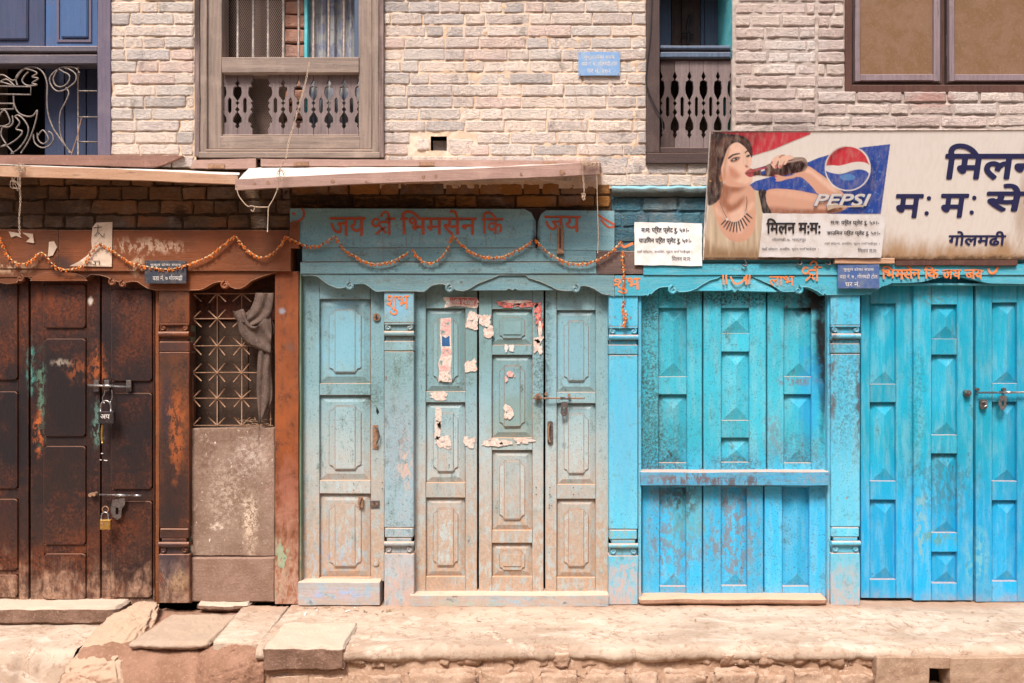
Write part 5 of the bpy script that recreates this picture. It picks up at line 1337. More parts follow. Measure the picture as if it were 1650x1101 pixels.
art('printed_hair_strand', [[(150, 120), (230, 100), (300, 112), (240, 128), (180, 190), (150, 270), (130, 230)], [(330, 130), (362, 165), (380, 220), (350, 180)]], '5e4238', 11, 3, 9)
art('printed_hair_strand', [[(90, 130), (110, 120), (90, 260), (80, 420), (66, 520), (70, 300)]], '5e4238', 11, 3, 9)
art('printed_ear', [[(140, 400), (158, 392), (160, 430), (150, 446), (138, 430)]], 'a0684e', 9, 2)
art('printed_earring', [[(60, 436), (75, 432), (78, 444), (64, 446)], [(145, 430), (155, 428), (156, 442), (146, 444)]], 'b89048', 12, 1)
strokes('printed_chain', [C([(142, 600), (165, 660), (200, 730)]), C([(350, 560), (352, 620), (335, 690)])], .8, L(8), M_hair2, sg)
pend = []
for i in range(11):
    t = i / 10; x = 196 + 150 * t; y = 735 + 30 * math.sin(math.pi * t) - 45 * t * t; an = math.radians(135 - 95 * t)
    dx, dy = math.cos(an), math.sin(an); ln = 55 + 20 * math.sin(math.pi * t)
    pend.append([(x - dy * 6, y + dx * 6), (x + dy * 6, y - dx * 6), (x + dx * ln + dy * 5, y + dy * ln - dx * 5), (x + dx * (ln + 12), y + dy * (ln + 12)), (x + dx * ln - dy * 5, y + dy * ln + dx * 5)])
art('printed_necklace', pend, '2a2226', 9, 1); art('printed_bead', [[(186, 728), (206, 720), (210, 742), (192, 748)], [(328, 678), (345, 672), (350, 688), (334, 694)]], 'dcd6ce', 10, 1)
# globe logo
def circ(cx, cy, rx, ry, n=40, a0=0, a1=360): return [(cx + rx * math.cos(math.radians(a0 + (a1 - a0) * i / n)), cy + ry * math.sin(math.radians(a0 + (a1 - a0) * i / n))) for i in range(n + (a1 - a0 < 360))]
gc = (1130, 342)
art('logo_rim', [circ(*gc, 178, 176)], 'dcd6ce', 5, 1)
wave_t = [(970, 322), (1010, 318), (1060, 322), (1110, 312), (1160, 298), (1220, 292), (1270, 300), (1297, 318)]
wave_b = [(958, 360), (1000, 376), (1060, 386), (1110, 378), (1160, 360), (1220, 350), (1270, 362), (1293, 384)]
def arc(a0, a1, n=24): return [(gc[0] + 168 * math.cos(math.radians(a0 + (a1 - a0) * i / n)), gc[1] + 167 * math.sin(math.radians(a0 + (a1 - a0) * i / n))) for i in range(n + 1)]
art('logo_red', [arc(187, 352) + smooth_poly(wave_t, 4, False)[::-1]], 'c23640', 6, 1)
art('logo_blue', [arc(166, 14) + smooth_poly(wave_b, 4, False)[::-1]], '26499a', 6, 1)
art('logo_glow', [blob_poly(1130, 410, 60, 26, 18, .1)], '4f82bc', 7, 3); art('logo_red_shade', [[(985, 300), (1000, 240), (1060, 190), (1120, 182), (1060, 215), (1015, 270), (1000, 312)]], '8a1c26', 7, 3, 22)
art('logo_gloss', [[(1240, 200), (1285, 250), (1296, 300), (1290, 300), (1270, 250), (1236, 208)], [(985, 420), (1010, 470), (1060, 500), (1050, 502), (1004, 476)]], 'dcd6ce', 8, 2, 5)
# extra soft tones
art('t', [[(215, 330), (260, 350), (300, 400), (260, 430), (215, 400)]], 'c98a70', 8.2, 3, 26)
art('t', [[(180, 300), (215, 190), (190, 300), (175, 420)]], 'b07858', 8.3, 3, 22)
art('t', [[(240, 190), (300, 170), (320, 220), (260, 225)]], 'ebc4ac', 8.1, 3, 24)
art('t', [[(330, 230), (338, 235), (345, 300), (335, 310)]], 'edc8b0', 8.4, 3, 7)
art('t', [[(300, 430), (350, 420), (370, 445), (330, 455)]], 'e8bfa6', 8.4, 3, 12)
art('t', [[(222, 278), (250, 256), (292, 252), (300, 262), (275, 290), (235, 296)]], 'a56e56', 8.5, 3, 9)
art('t', [[(160, 560), (230, 620), (330, 560), (300, 640), (200, 680)]], 'a46c52', 6.5, 3, 22)
art('t', [[(110, 640), (170, 690), (180, 720), (120, 700)], [(340, 640), (400, 600), (405, 640), (350, 680)]], 'e4b89e', 6.6, 3, 16)
art('t', [[(520, 530), (640, 512), (800, 535), (1000, 600), (900, 600), (640, 560)]], 'dfae94', 3.5, 3, 18)
art('t', [[(520, 640), (760, 660), (1000, 672), (800, 692), (540, 692)]], 'a8705a', 3.6, 3, 22)
art('t', [[(560, 330), (700, 300), (800, 300), (790, 350), (620, 380)]], '2a1012', 5.2, 3, 14)
art('t', [[(600, 300), (760, 275), (762, 282), (604, 308)]], 'b89a90', 5.5, 3, 5)
for k_ in range(46):
    x_ = rr.uniform(70, 190); a_ = rr.uniform(-14, 14); y_ = rr.uniform(90, 250)
    art('t', [[(x_, y_), (x_ - 12 + a_, y_ + 130), (x_ - 22 + a_, y_ + 320), (x_ - 19 + a_, y_ + 320), (x_ - 8 + a_, y_ + 130)]], rr.choice(('6a4a3c', '3c2a28', '1c1518')), 6.2, 3, 4)
for k_ in range(22):
    t_ = rr.uniform(0, 1); art('t', [[(200 + 60 * t_, 100 - 5 * t_), (300 + 30 * t_, 130 - 10 * t_), (380 - 10 * t_, 200 - 30 * t_), (378 - 10 * t_, 206 - 30 * t_), (296 + 30 * t_, 136 - 10 * t_)]], rr.choice(('6a4a3c', '4a332e', '1c1518')), 11.2, 3, 3)
for k_ in range(10):
    x_ = rr.uniform(60, 430); art('t', [[(x_, 700), (x_ + 14, 860), (x_ + rr.uniform(-20, 30), 1020), (x_ - 6, 860)]], rr.choice(('b39c80', 'd8c6ac')), 4.2, 3, 12)
import numpy as np
def bake_print():
    w_, h_ = 1460, 1030; nx, ny = 320, 226
    gx, gy = np.meshgrid(np.linspace(0, w_, nx), np.linspace(62, h_, ny)); gx = gx.ravel(); gy = gy.ravel()
    lin = lambda c: np.array(hexc(c)[:3])
    col = np.tile(lin('e0d8ce'), (gx.size, 1)); cov = np.zeros(gx.size)
    for lay, _, poly, c, bl in sorted(LAYERS, key=lambda q: (q[0], q[1])):
        P = np.array(poly, float); b = max(bl, 2.0)
        sel = np.nonzero((gx > P[:, 0].min() - b) & (gx < P[:, 0].max() + b) & (gy > P[:, 1].min() - b) & (gy < P[:, 1].max() + b))[0]
        if not sel.size: continue
        x, y = gx[sel], gy[sel]; d2 = np.full(x.size, 1e12); ins = np.zeros(x.size, bool)
        for (x0, y0), (x1, y1) in zip(P, np.roll(P, -1, 0)):
            ex, ey = x1 - x0, y1 - y0; l = ex * ex + ey * ey
            if l < 1e-9: continue
            t = np.clip(((x - x0) * ex + (y - y0) * ey) / l, 0, 1)
            d2 = np.minimum(d2, (x - x0 - t * ex) ** 2 + (y - y0 - t * ey) ** 2)
            cr = ((y0 > y) != (y1 > y)) & (x < ex * (y - y0) / (ey if abs(ey) > 1e-12 else 1e-12) + x0); ins ^= cr
        sd_ = np.where(ins, 1, -1) * np.sqrt(d2); a = np.clip(sd_ / (2 * b) + .5, 0, 1); a = a * a * (3 - 2 * a)
        col[sel] = col[sel] * (1 - a[:, None]) + lin(c) * a[:, None]; cov[sel] = np.maximum(cov[sel], a)
    vs = [BP(1130 + a / 4.7875, 200 + b / 4.7875, .0012) for a, b in zip(gx, gy)]
    # keep the picture inside the board outline
    idx = np.arange(nx * ny).reshape(ny, nx); keep = gx > (78 - 66 * (gy - 62) / 968)
    fs = [(int(idx[j, i]), int(idx[j + 1, i]), int(idx[j + 1, i + 1]), int(idx[j, i + 1])) for j in range(ny - 1) for i in range(nx - 1) if keep[idx[j, i]] and keep[idx[j + 1, i]]]
    me = bpy.data.meshes.new('printed_picture'); me.from_pydata([tuple(v) for v in vs], [], fs); me.update()
    at = me.color_attributes.new('ink', 'FLOAT_COLOR', 'POINT')
    at.data.foreach_set('color', np.concatenate([col, cov[:, None]], 1).astype(np.float32).ravel())
    m = Mat('sign_photo_print'); ca = m.node('ShaderNodeVertexColor'); ca.layer_name = 'ink'
    n = m.noise(50, 5, .7, stretch=(1, 1, .15)); n2 = m.noise(150, 4, .8); n3 = m.noise(16, 6, .7, stretch=(1, 1, .1), off=3)
    c = m.mix(m.sm(n, .42, .7, 0, .30), ca.outputs[0], 'b9a898'); c = m.mix(m.sm(n2, .64, .70, 0, .5), c, 'cfc4b8')
    z = m.xyz()[2]; c = m.mix(m.math('MULTIPLY', m.sm(m.math('ADD', z, m.math('MULTIPLY', m.math('SUBTRACT', n3, .5), .2)), zB + .13, zB + .01), .6), c, '8a6844')
    bf = m.node('ShaderNodeBsdfTransparent'); mx = m.node('ShaderNodeMixShader'); out = m.t.nodes['Material Output']
    m.done(c, .42, None, spec=.45)
    m.t.links.new(m.sm(ca.outputs[1], .4, .6), mx.inputs[0]); m.t.links.new(bf.outputs[0], mx.inputs[1]); m.t.links.new(m.b.outputs[0], mx.inputs[2]); m.t.links.new(mx.outputs[0], out.inputs[0])
    link('printed_picture', me, m.m, sg)
bake_print()
for lay, m_, dx, b in ((6, M_sblue2, -5, .05), (7, M_swhite, 0, .045)):
    text_obj('logo_lettering', 'PEPSI', L(lay), tuple(C([(868 + dx, 538 - dx)])[0] + C([(1312 + dx, 634 - dx)])[0]), m_, sg, bold=b, shear=.3)
flat('torn_patch', [C(p_) for p_ in [[(968, 632), (1030, 622), (1130, 632), (1200, 628), (1262, 622), (1250, 640), (1120, 642), (1060, 645), (1020, 650), (975, 668)]]], L(9), M_shirt, sg)
# big lettering
def C7(a, b, c_, d_): return (1410 + a / 4.7875, 200 + b / 4.7875, 1410 + c_ / 4.7875, 200 + d_ / 4.7875)
text_obj('sign_lettering', 'िमलन', L(2), C7(540, 150, 1290, 432), M_navy, sg, bold=.035, shear=.12)
text_obj('sign_lettering', 'म', L(2), C7(160, 540, 378, 726), M_navy, sg, bold=.04, shear=.12)
text_obj('sign_lettering', 'म', L(2), C7(508, 538, 728, 724), M_navy, sg, bold=.04, shear=.12)
for (a, b) in ((416, 573), (398, 689), (766, 570), (746, 683)): flat('sign_lettering', [[C7(a + 17 * math.cos(t), b + 17 * math.sin(t), 0, 0)[:2] for t in [i * .524 for i in range(12)]]], L(2), M_navy, sg)
text_obj('sign_lettering', 'सेन्टर', L(2), C7(860, 460, 1790, 735), M_navy, sg, bold=.035, shear=.12)
text_obj('sign_lettering', 'गोलमढी', L(2), C7(568, 826, 1012, 940), M_navy, sg, bold=.035, shear=.1)
M_streak = inkmat('rust_streak', 'a5835c', '8a6440', .6, .7)
# supports under the board
for i, (a, b) in enumerate(((1200, 426), (1289, 424), (1335, 424))): tubes('hook', [pxpath([(a - 2, b - 12), (a + 1, b - 5), (a + 3, b + 1), (a - 1, b + 3), (a - 5, b)], -.05)], .0045, M_steel_d, sg)
pbox('support_batten', 1345, 416, 1442, 425, -.06, -.03, M_aw_tan, sg, amp=.004); pbox('support_batten', 1443, 418, 1640, 428, -.05, -.03, M_brn_frame, sg, amp=.003)

# ------------------------------------------------------------------ paper notices
def notice(corners, plane, lines, label, par_loc, mat=M_paper):
    t = empty('paper_notice', par_loc, label, 'paper notice', 'white printed notices of the food stall')
    (ax, ay), (bx, by), (cx, cy), (dx, dy) = corners; n = 10; vs, fs = [], []
    for j in range(n + 1):
        for i in range(n + 1):
            u, v = i / n, j / n
            px = (ax * (1 - u) + bx * u) * (1 - v) + (dx * (1 - u) + cx * u) * v; py = (ay * (1 - u) + by * u) * (1 - v) + (dy * (1 - u) + cy * u) * v
            e = (i in (0, n)) + (j in (0, n))
            px += U(-.5, .5) * (e > 0); py += U(-.4, .4) * (e > 0)
            p = plane(px, py); p.y -= .0012 * (1 + mnoise.noise(Vector((px * .07, py * .09, 1)))); vs.append(p)
    for j in range(n):
        for i in range(n): a = j * (n + 1) + i; fs.append((a, a + 1, a + n + 2, a + n + 1))
    from_py('paper_sheet', vs, fs, mat, t, smooth=True)
    for s, box, b in lines: text_obj('printed_line', s, lambda px, py: plane(px, py) + Vector((0, -.0042, 0)), box, M_ink, t, bold=b)
SM = 'यहाँ छोइला, कचिला, भुटन पनि पाईन्छ ।'
notice([(1022, 358), (1131, 360), (1131, 429), (1022, 427)], wallp(-.044), [('म:म: पि्रत प्लेट रु. ५०।-', (1033, 365, 1110, 377), .02), ('चाउिमन पि्रत प्लेट रु. ५०।-', (1029, 382, 1114, 394), .02), (SM, (1026, 403, 1115, 409), 0), ('िमलन म:म:', (1082, 412, 1113, 421), .01)], 'white price notice pasted left of the signboard over the cyan beam', W(1076, 429, -.04))
notice([C([(475, 690)])[0], C([(957, 692)])[0], C([(908, 1030)])[0], C([(442, 1026)])[0]], L(14), [('िमलन म:म:', tuple(C([(500, 728)])[0] + C([(918, 848)])[0]), .03), ('गोलमढी-७, भक्तपुर', tuple(C([(545, 878)])[0] + C([(805, 910)])[0]), .01), (SM, tuple(C([(465, 952)])[0] + C([(900, 980)])[0]), 0)], 'left white notice with large heading pasted at the foot of the signboard', BP(1270, 414))
notice([C([(957, 692)])[0], C([(1425, 704)])[0], C([(1386, 1032)])[0], C([(905, 1032)])[0]], L(15), [('म:म: पि्रत प्लेट रु. ५०।-', tuple(C([(995, 738)])[0] + C([(1370, 786)])[0]), .02), ('चाउिमन पि्रत प्लेट रु. ५०।-', tuple(C([(968, 820)])[0] + C([(1378, 866)])[0]), .02), (SM, tuple(C([(948, 912)])[0] + C([(1372, 936)])[0]), 0), ('िमलन म:म:', tuple(C([(1205, 956)])[0] + C([(1352, 992)])[0]), .01)], 'right stained white notice with two price lines at the foot of the signboard', BP(1370, 415))
ptl = empty('torn_paper', W(165, 430, -.05), 'torn cream paper strip with black scrawl behind the garland, left beam', 'torn paper')
flat('paper_sheet', [[(155, 359), (181, 358), (180, 430), (112, 429), (128, 421), (140, 412), (148, 400), (147, 388), (149, 366)]], lambda px, py: W(px, py, -.047 + .003 * math.sin(px * .3 + py * .1)), M_paper_t, ptl)
strokes('scrawl', [[(150, 367), (164, 366)], [(158, 362), (157, 374), (152, 381)], [(158, 374), (166, 382), (168, 376)], [(150, 421), (160, 421)], [(153, 421), (153, 427), (149, 426)], [(160, 420), (160, 427)]], 1.1, wallp(-.0515), M_ink, ptl)
for i, (poly, lab) in enumerate((([(79, 390), (87, 389), (92, 398), (85, 412), (77, 414)], 'small torn cream scrap beside the seam of the red-brown beam'), ([(14, 373), (30, 376), (35, 384), (26, 380), (18, 383)], 'small pale paper fleck near the knotted string at far left'), ([(36, 375), (53, 377), (55, 392), (42, 390), (48, 384)], 'torn brown paper corner beside the string at far left'))):
    o = flat('torn_paper', [poly], wallp(-.041), M_paper_t); tagt(o, lab, 'torn paper')
# poster remnants on the three-leaf door
def tear(px, py, rx, ry, sd_, n=44):
    out = []
    for i in range(n):
        t = 2 * math.pi * i / n; q = Vector((math.cos(t) * .9 + sd_ * 3.1, math.sin(t) * .9, sd_))
        k = 1 + .75 * mnoise.noise(q) + .28 * mnoise.noise(q * 4.5) + .12 * mnoise.noise(q * 14)
        c_, s_ = math.cos(t), math.sin(t); c_ = math.copysign(abs(c_) ** .7, c_); s_ = math.copysign(abs(s_) ** .7, s_)
        out.append((px + rx * c_ * k, py + ry * s_ * k))
    return out
ph = empty('torn_poster', W(717, 495, .04), 'red strip of a torn poster with white letters atop the left turquoise leaf', 'torn poster')
flat('poster_backing', [smooth_poly([(714, 480), (724, 479), (768, 480), (770, 494), (764, 497), (745, 494), (728, 494), (716, 496), (718, 489)], 2)], wallp(.0425), M_paper_p, ph)
flat('poster_print', [[(724, 479.5), (769, 481), (766, 493), (744, 491), (726, 490)]], wallp(.0415), M_poster_r, ph)
text_obj('poster_lettering', 'सुप्रिम टेयोला', wallp(.0405), (718, 482, 765, 493.5), M_white, ph, bold=.02)
pv = empty('torn_poster', W(719, 560, .04), 'tall pink torn poster strip with a blue picture on the left turquoise leaf', 'torn poster')
flat('poster_backing', [[(710, 513), (727, 512), (727, 540), (728, 575), (726, 596), (728, 616), (706, 615), (708, 600), (706, 586), (711, 570), (709, 540)]], wallp(.0445), M_paper_p, pv)
flat('poster_print', [[(711, 514), (726, 513), (726, 538), (711, 541)], [(711, 560), (727, 562), (725, 572), (711, 575)], [(708, 590), (722, 588), (726, 597), (707, 599)]], wallp(.0436), M_poster_k, pv)
flat('poster_picture', [[(712, 541), (718, 545), (724, 541), (725, 558), (712, 558)]], wallp(.0436), M_poster_b, pv)
for k, (label, polys, mat_, yy) in enumerate((
    ('cream torn poster blotch beside the gap between left and middle turquoise leaves', [(760, 516, 8, 13)], M_paper_p, .041),
    ('cream torn poster scrap low on the stile left of the middle turquoise leaf panel', [(758, 590, 7, 8)], M_paper_p, .041),
    ('torn pink and cream poster scrap at top left of the middle turquoise leaf', [(782, 517, 8, 10), (787, 535, 7, 8)], M_paper_p, .038),
    ('ragged red poster strip along the top of the middle turquoise leaf', [(820, 491, 14, 5), (848, 490, 14, 5), (867, 503, 5, 14), (870, 524, 4, 10)], M_poster_r, .038),
    ('blue and red poster scrap at the right edge of the middle turquoise leaf', [(866, 560, 5, 10), (868, 548, 5, 5)], M_paper_p, .038),
    ('cream paper rectangle on the rail below the upper left turquoise panel', [(707, 637, 14, 6)], M_paper_p, .0425),
    ('torn paper strip down the second panel of the left turquoise leaf', [(707, 672, 4, 14), (704, 695, 4, 12), (712, 712, 9, 9)], M_paper_p, .0435),
    ('cream paper scrap on the stile at mid height of the left turquoise leaf', [(758, 712, 7, 7)], M_paper_p, .041),
    ('cream paper ragged on the middle rail of the middle turquoise leaf', [(794, 713, 13, 5), (815, 713, 8, 4)], M_paper_p, .038),
    ('cream scribbled paper on the right of the same middle rail', [(845, 711, 13, 4)], M_paper_p, .038),
    ('oval cream scrap in the long panel of the middle turquoise leaf', [(820, 664, 6, 9)], M_paper_p, .037),
    ('tiny red and cream flecks in the long panel of the middle turquoise leaf', [(822, 603, 5, 4), (816, 612, 2.5, 4)], M_poster_k, .037),
    ('tiny white chalky figure above the long panel of the middle turquoise leaf', [(816, 562, 2.5, 5), (824, 562, 3, 5)], M_swhite, .038))):
    o = flat('torn_poster', [tear(a, b, c_ * 1.2, d_ * 1.15, k * 9 + j) for j, (a, b, c_, d_) in enumerate(polys)], wallp(yy), mat_); tagt(o, label, 'torn poster')
    o.modifiers.new('thick', 'SOLIDIFY').thickness = .0006
flat('poster_cream_edge', [blob_poly(870, 530, 3, 16, 14, .3, 5), blob_poly(833, 486, 22, 2.5, 18, .3, 6)], wallp(.0372), M_paper_p, ph)

# ------------------------------------------------------------------ brushed lettering
def lett(s, y, box, mat, par, b=.011, sh=0.0, j=.7): return text_obj('brushed_lettering', s, wallp(y), box, mat, par, bold=b, shear=sh, jit=j)
yB = -.0325
lett('जय', yB, (531, 350, 589, 380), M_orange_t, bt); lett('िभमसेन', yB, (645, 339, 768, 379), M_orange_t, bt); lett('िक', yB - .002, (776, 341, 811, 377), M_orange_t, bt); lett('जय', yB - .002, (877, 348, 936, 374), M_orange_t, bt)
def cp(l): return [(380 + a / 3.669, 240 + b / 3.669) for a, b in l]
def shri(dx, dy, s, y, mat, par):
    Q = [[(846, 424), (830, 414), (812, 424), (808, 444), (824, 458), (842, 450), (848, 434)], [(848, 450), (866, 472), (888, 500)], [(886, 462), (856, 482), (828, 506)], [(850, 436), (880, 432), (904, 436)], [(908, 414), (907, 510)], [(884, 414), (942, 413)], [(908, 412), (902, 384), (886, 373), (868, 382), (860, 402)]]
    strokes('brushed_lettering', [[((a - 870) / 3.669 * s + dx, (b - 440) / 3.669 * s + dy) for a, b in q] for q in Q], 3.6 * s, wallp(y), mat, par)
shri(617, 360, 1.0, yB, M_orange_t, bt)
strokes('brushed_lettering', [cp([(330, 432), (370, 428), (398, 405), (402, 372), (388, 352)]), cp([(332, 380), (352, 388)]), [(963, 346), (972, 352), (990, 362)], [(968, 354), (980, 366), (990, 365)]], 3.2, wallp(yB - .001), M_orange_t, bt)
strokes('paint_drip', [[(a, 376), (a + U(-.4, .4), b)] for a, b in ((558, 398), (569, 398), (580, 398), (611, 390), (617, 422), (655, 398), (664, 392), (676, 396), (680, 392), (753, 398), (783, 402), (798, 388), (887, 392))], .7, wallp(yB - .0015), M_orange_drip, bt, n=1)
lett('शुभ', -.0185, (623, 476, 659, 508), M_orange_b, bt, .005, 0, 1.2)
lett('शुभ', -.0275, (989, 448, 1032, 474), M_orange_b, bz, .02, 0, 1.2)
lett('लाभ', -.0285, (1239, 445, 1280, 461), M_orange_b, bz, .02); shri(1308, 437, .85, -.0362, M_orange_b, bz)
strokes('brushed_lettering', [[(1165, 443), (1166, 459)], [(1170, 443), (1171, 458)], [(1203, 443), (1202, 459)], [(1208, 443), (1207, 458)], [(1177, 446), (1183, 456), (1190, 457), (1198, 452), (1200, 446)]], 3, wallp(-.0345), M_orange_b, bz)
lett('िभमसेन िक जय जय', -.0365, (1420, 428, 1585, 450), M_orange_b, bz, .03, 0, 1.6)
strokes('brushed_lettering', [[(1592, 432), (1596, 440), (1603, 439), (1608, 430)], [(1020, 392), (1006, 398), (1000, 394)], [(1650, 432), (1664, 436), (1672, 432)]], 4, wallp(-.0365), M_orange_b, bz)

# ------------------------------------------------------------------ garlands
def garland(name, pts, y, label, group, sp=7.2, n=5, dens=1.0):
    t = empty('flower_garland', W(pts[0][0], pts[0][1], y), label, 'garland', group)
    path = smooth_poly(pts, n, False) if n > 1 else pts
    tubes('string', [[W(a, b, y) for a, b in path]], .0012, M_string, t, sides=4)
    # walk the path at an even spacing
    acc = 0.0; k = 0; fv, ff, gv, gf, bv, bf = [], [], [], [], [], []
    for (ax_, ay), (bx, by) in zip(path, path[1:]):
        l = math.hypot(bx - ax_, by - ay); a = acc
        while a < l:
            f = a / l; px, py = ax_ + (bx - ax_) * f, ay + (by - ay) * f; ang = math.atan2(-(by - ay), bx - ax_)
            if k % 2 == 0:
                V_, F_ = (fv, ff) if R() < .7 else (gv, gf)
                c = W(px + U(-.6, .6), py + U(0, 1.4), y - U(0, .006))
                for q in range(random.choice((4, 5, 6))):
                    th = U(0, 6.28); spec_geo(V_, F_, c + Vector((math.cos(th) * U(.003, .009), U(-.006, .004), math.sin(th) * U(.003, .009) - .003)), U(.0022, .0048), .0035, U(.005, .010), 5, .25, U(-1, 1))
            else:
                spec_geo(bv, bf, W(px, py, y - .003), .0042 * U(.7, 1.4), .004, .0088, 6, .15, ang + math.pi / 2 + U(-.3, .3))
            k += 1; a += sp * .5 * U(.85, 1.2)
        acc = a - l
    for nm, V_, F_, mt in (('orange_petals', fv, ff, M_mari), ('dried_petals', gv, gf, M_mari2), ('white_buds', bv, bf, M_bud)):
        if V_: from_py(nm, V_, F_, mt, t, kind='stuff')
    return t
GL = [(-30, 366), (-8, 372), (0, 384), (11, 409), (20, 420), (27, 424), (41, 425), (54, 417), (66, 407)]
garland('g', GL + [(76, 414.5), (87, 428), (101, 434), (117, 434), (133, 428), (147, 406), (160, 393)], -.056, 'flower garland swag across the far left of the red-brown beam over the torn paper', 'flower garlands strung along the beams')
garland('g', [(162, 393), (180, 403.5), (196, 414.5), (215, 425), (245, 431), (267, 434), (289, 431), (313, 422.6), (338, 411.7), (360, 395), (378, 380)], -.056, 'long flower swag across the dark worn plate on the red-brown beam', 'flower garlands strung along the beams')
garland('g', [(379, 379), (384, 386), (396, 401), (412, 412), (422, 415), (436, 410), (450, 398), (459, 382)], -.056, 'short flower swag on the red-brown beam above the grille window', 'flower garlands strung along the beams')
garland('g', [(461, 381), (481, 391), (497, 397), (516, 395), (532, 384.5), (538, 380)], -.052, 'flattest short flower swag where the red-brown and turquoise beams meet', 'flower garlands strung along the beams')
garland('g', [(541, 382), (554, 401), (571, 412), (590, 422.6), (612, 425), (634, 420), (658, 406)], -.052, 'flower swag hanging under the first brushed letters of the turquoise beam', 'flower garlands strung along the beams')
garland('g', [(666, 403.5), (677, 418.5), (693, 424), (707, 418.5), (721, 401), (729, 379)], -.052, 'small deep flower swag under the middle letters of the turquoise beam', 'flower garlands strung along the beams')
garland('g', [(730, 379.5), (742, 392.6), (761, 407), (782, 414), (805, 414.5), (824, 408), (843, 398), (859, 387)], -.052, 'thick flower swag left of the dark seam in the turquoise beam', 'flower garlands strung along the beams', sp=6.2)
garland('g', [(865, 388.5), (879, 403.5), (893, 413), (909, 421), (928, 425), (947, 424), (966, 417), (985, 405), (1001, 390)], -.052, 'widest flower swag right of the dark seam ending beside the paper notice', 'flower garlands strung along the beams')
garland('g', [(1004, 405), (1003, 420), (1005, 440), (1004, 466)], -.050, 'upper half of the vertical flower strand on the bright blue pillar', 'flower garlands strung along the beams', n=3)
g_ = garland('g', [(1005, 487), (1003, 500), (1006, 512), (1005, 523), (1009, 512), (1008, 500)], -.046, 'bunched dangling end of the vertical flower strand on the bright blue pillar', 'flower garlands strung along the beams', sp=6, n=3)
tubes('bare_thread', [[W(1004, 466, -.048), W(1005, 487, -.046)], [W(1008, 500, -.046), W(1002, 516, -.046), W(998, 530, -.044)]], .0010, M_string, g_, sides=4)['kind'] = 'stuff'

# ------------------------------------------------------------------ strings and chains
def chain_obj(label, pts, y, r=.0016, link_=5.0, tang=None, y2=None):
    t = empty('hanging_string', W(pts[0][0], pts[0][1], y), label, 'string')
    path = smooth_poly(pts, 6, False); N_ = len(path) - 1
    a = []; b = []
    for i, (px, py) in enumerate(path):
        yy = y + ((y2 - y) * i / N_ if y2 is not None else 0)
        o = math.sin(i * 2.2) * 1.6; a.append(W(px + o, py, yy)); b.append(W(px - o, py, yy - .002))
    tubes('twisted_strand', [a], r, M_string, t, sides=5); tubes('twisted_strand', [b], r, M_string, t, sides=5)
    if tang:
        ps = []
        for (cx, cy, rx, ry, n) in tang:
            for _ in range(n):
                th = U(0, 6.28); ps.append(smooth3([W(cx + math.cos(th + k * U(.8, 1.8)) * rx * U(.2, 1), cy + math.sin(th + k * 1.4) * ry * U(.2, 1), y - U(0, .03)) for k in range(5)]))
        tubes('string_tangle', ps, .0011, M_string, t, sides=4, kind='stuff')
    return t
def smooth3(pts): return [Vector(p) for p in smooth_poly([tuple(p) for p in pts], 4, False)]
chain_obj('twisted string hanging from a frayed knot on the awning board at far left', [(33, 270), (32, 300), (33, 325), (31, 352), (32, 378)], yF - .012, tang=[(34, 272, 14, 9, 9), (26, 296, 10, 14, 4)])
chain_obj('long knotted cord slung from the fretwork window down over the awning', [(499, 98), (493, 130), (485, 160), (474, 200), (466, 226), (461, 255)], -.05, y2=-.20)
chain_obj('lower knotted cord looped on the front of the sloping awning board', [(461, 255), (452, 270), (449, 290), (447, 306)], -.38, tang=[(452, 280, 9, 14, 5)])
yc = empty('hanging_string', W(420, 320, -.37), 'forked bare cord dangling below the left end of the sloping awning', 'string')
for q in ([(447, 306), (440, 322), (433, 334), (432, 350), (431, 374)], [(433, 334), (415, 334), (405, 332), (398, 332), (385, 316), (381, 300)], [(411, 333), (408, 341), (404, 338)]): tubes('cord', [pxpath(q, -.37, 4)], .0028, M_string, yc, sides=6)
chain_obj('frayed double string knotted at the right end of the sloping awning', [(941, 262), (939, 280), (941, 300), (941, 322)], -.31, tang=[(948, 264, 16, 7, 9), (960, 264, 8, 10, 4), (941, 318, 4, 8, 4)])
sv = tubes('hanging_string', [pxpath([(962, 262), (962, 300), (963, 340), (964, 380), (963, 408)], -.30, 4)], .0020, M_string, None, sides=6); tagt(sv, 'thin straight string hanging down beside the right end of the sloping awning', 'string')
sw = tubes('hanging_string', [pxpath([(924, 130), (930, 165), (936, 190), (944, 225), (950, 250)], -.03, 4)], .0016, M_string, None, sides=5); tagt(sw, 'faint pale string lying on the brick wall below the blue plate', 'string')
sx = tubes('hanging_chain', [pxpath([(132, 188), (128, 205), (124, 222), (118, 240), (113, 258)], -.02, 4)], .0028, M_rust, None, sides=5); tagt(sx, 'short rusty chain hanging across the scroll ironwork at far left', 'chain')

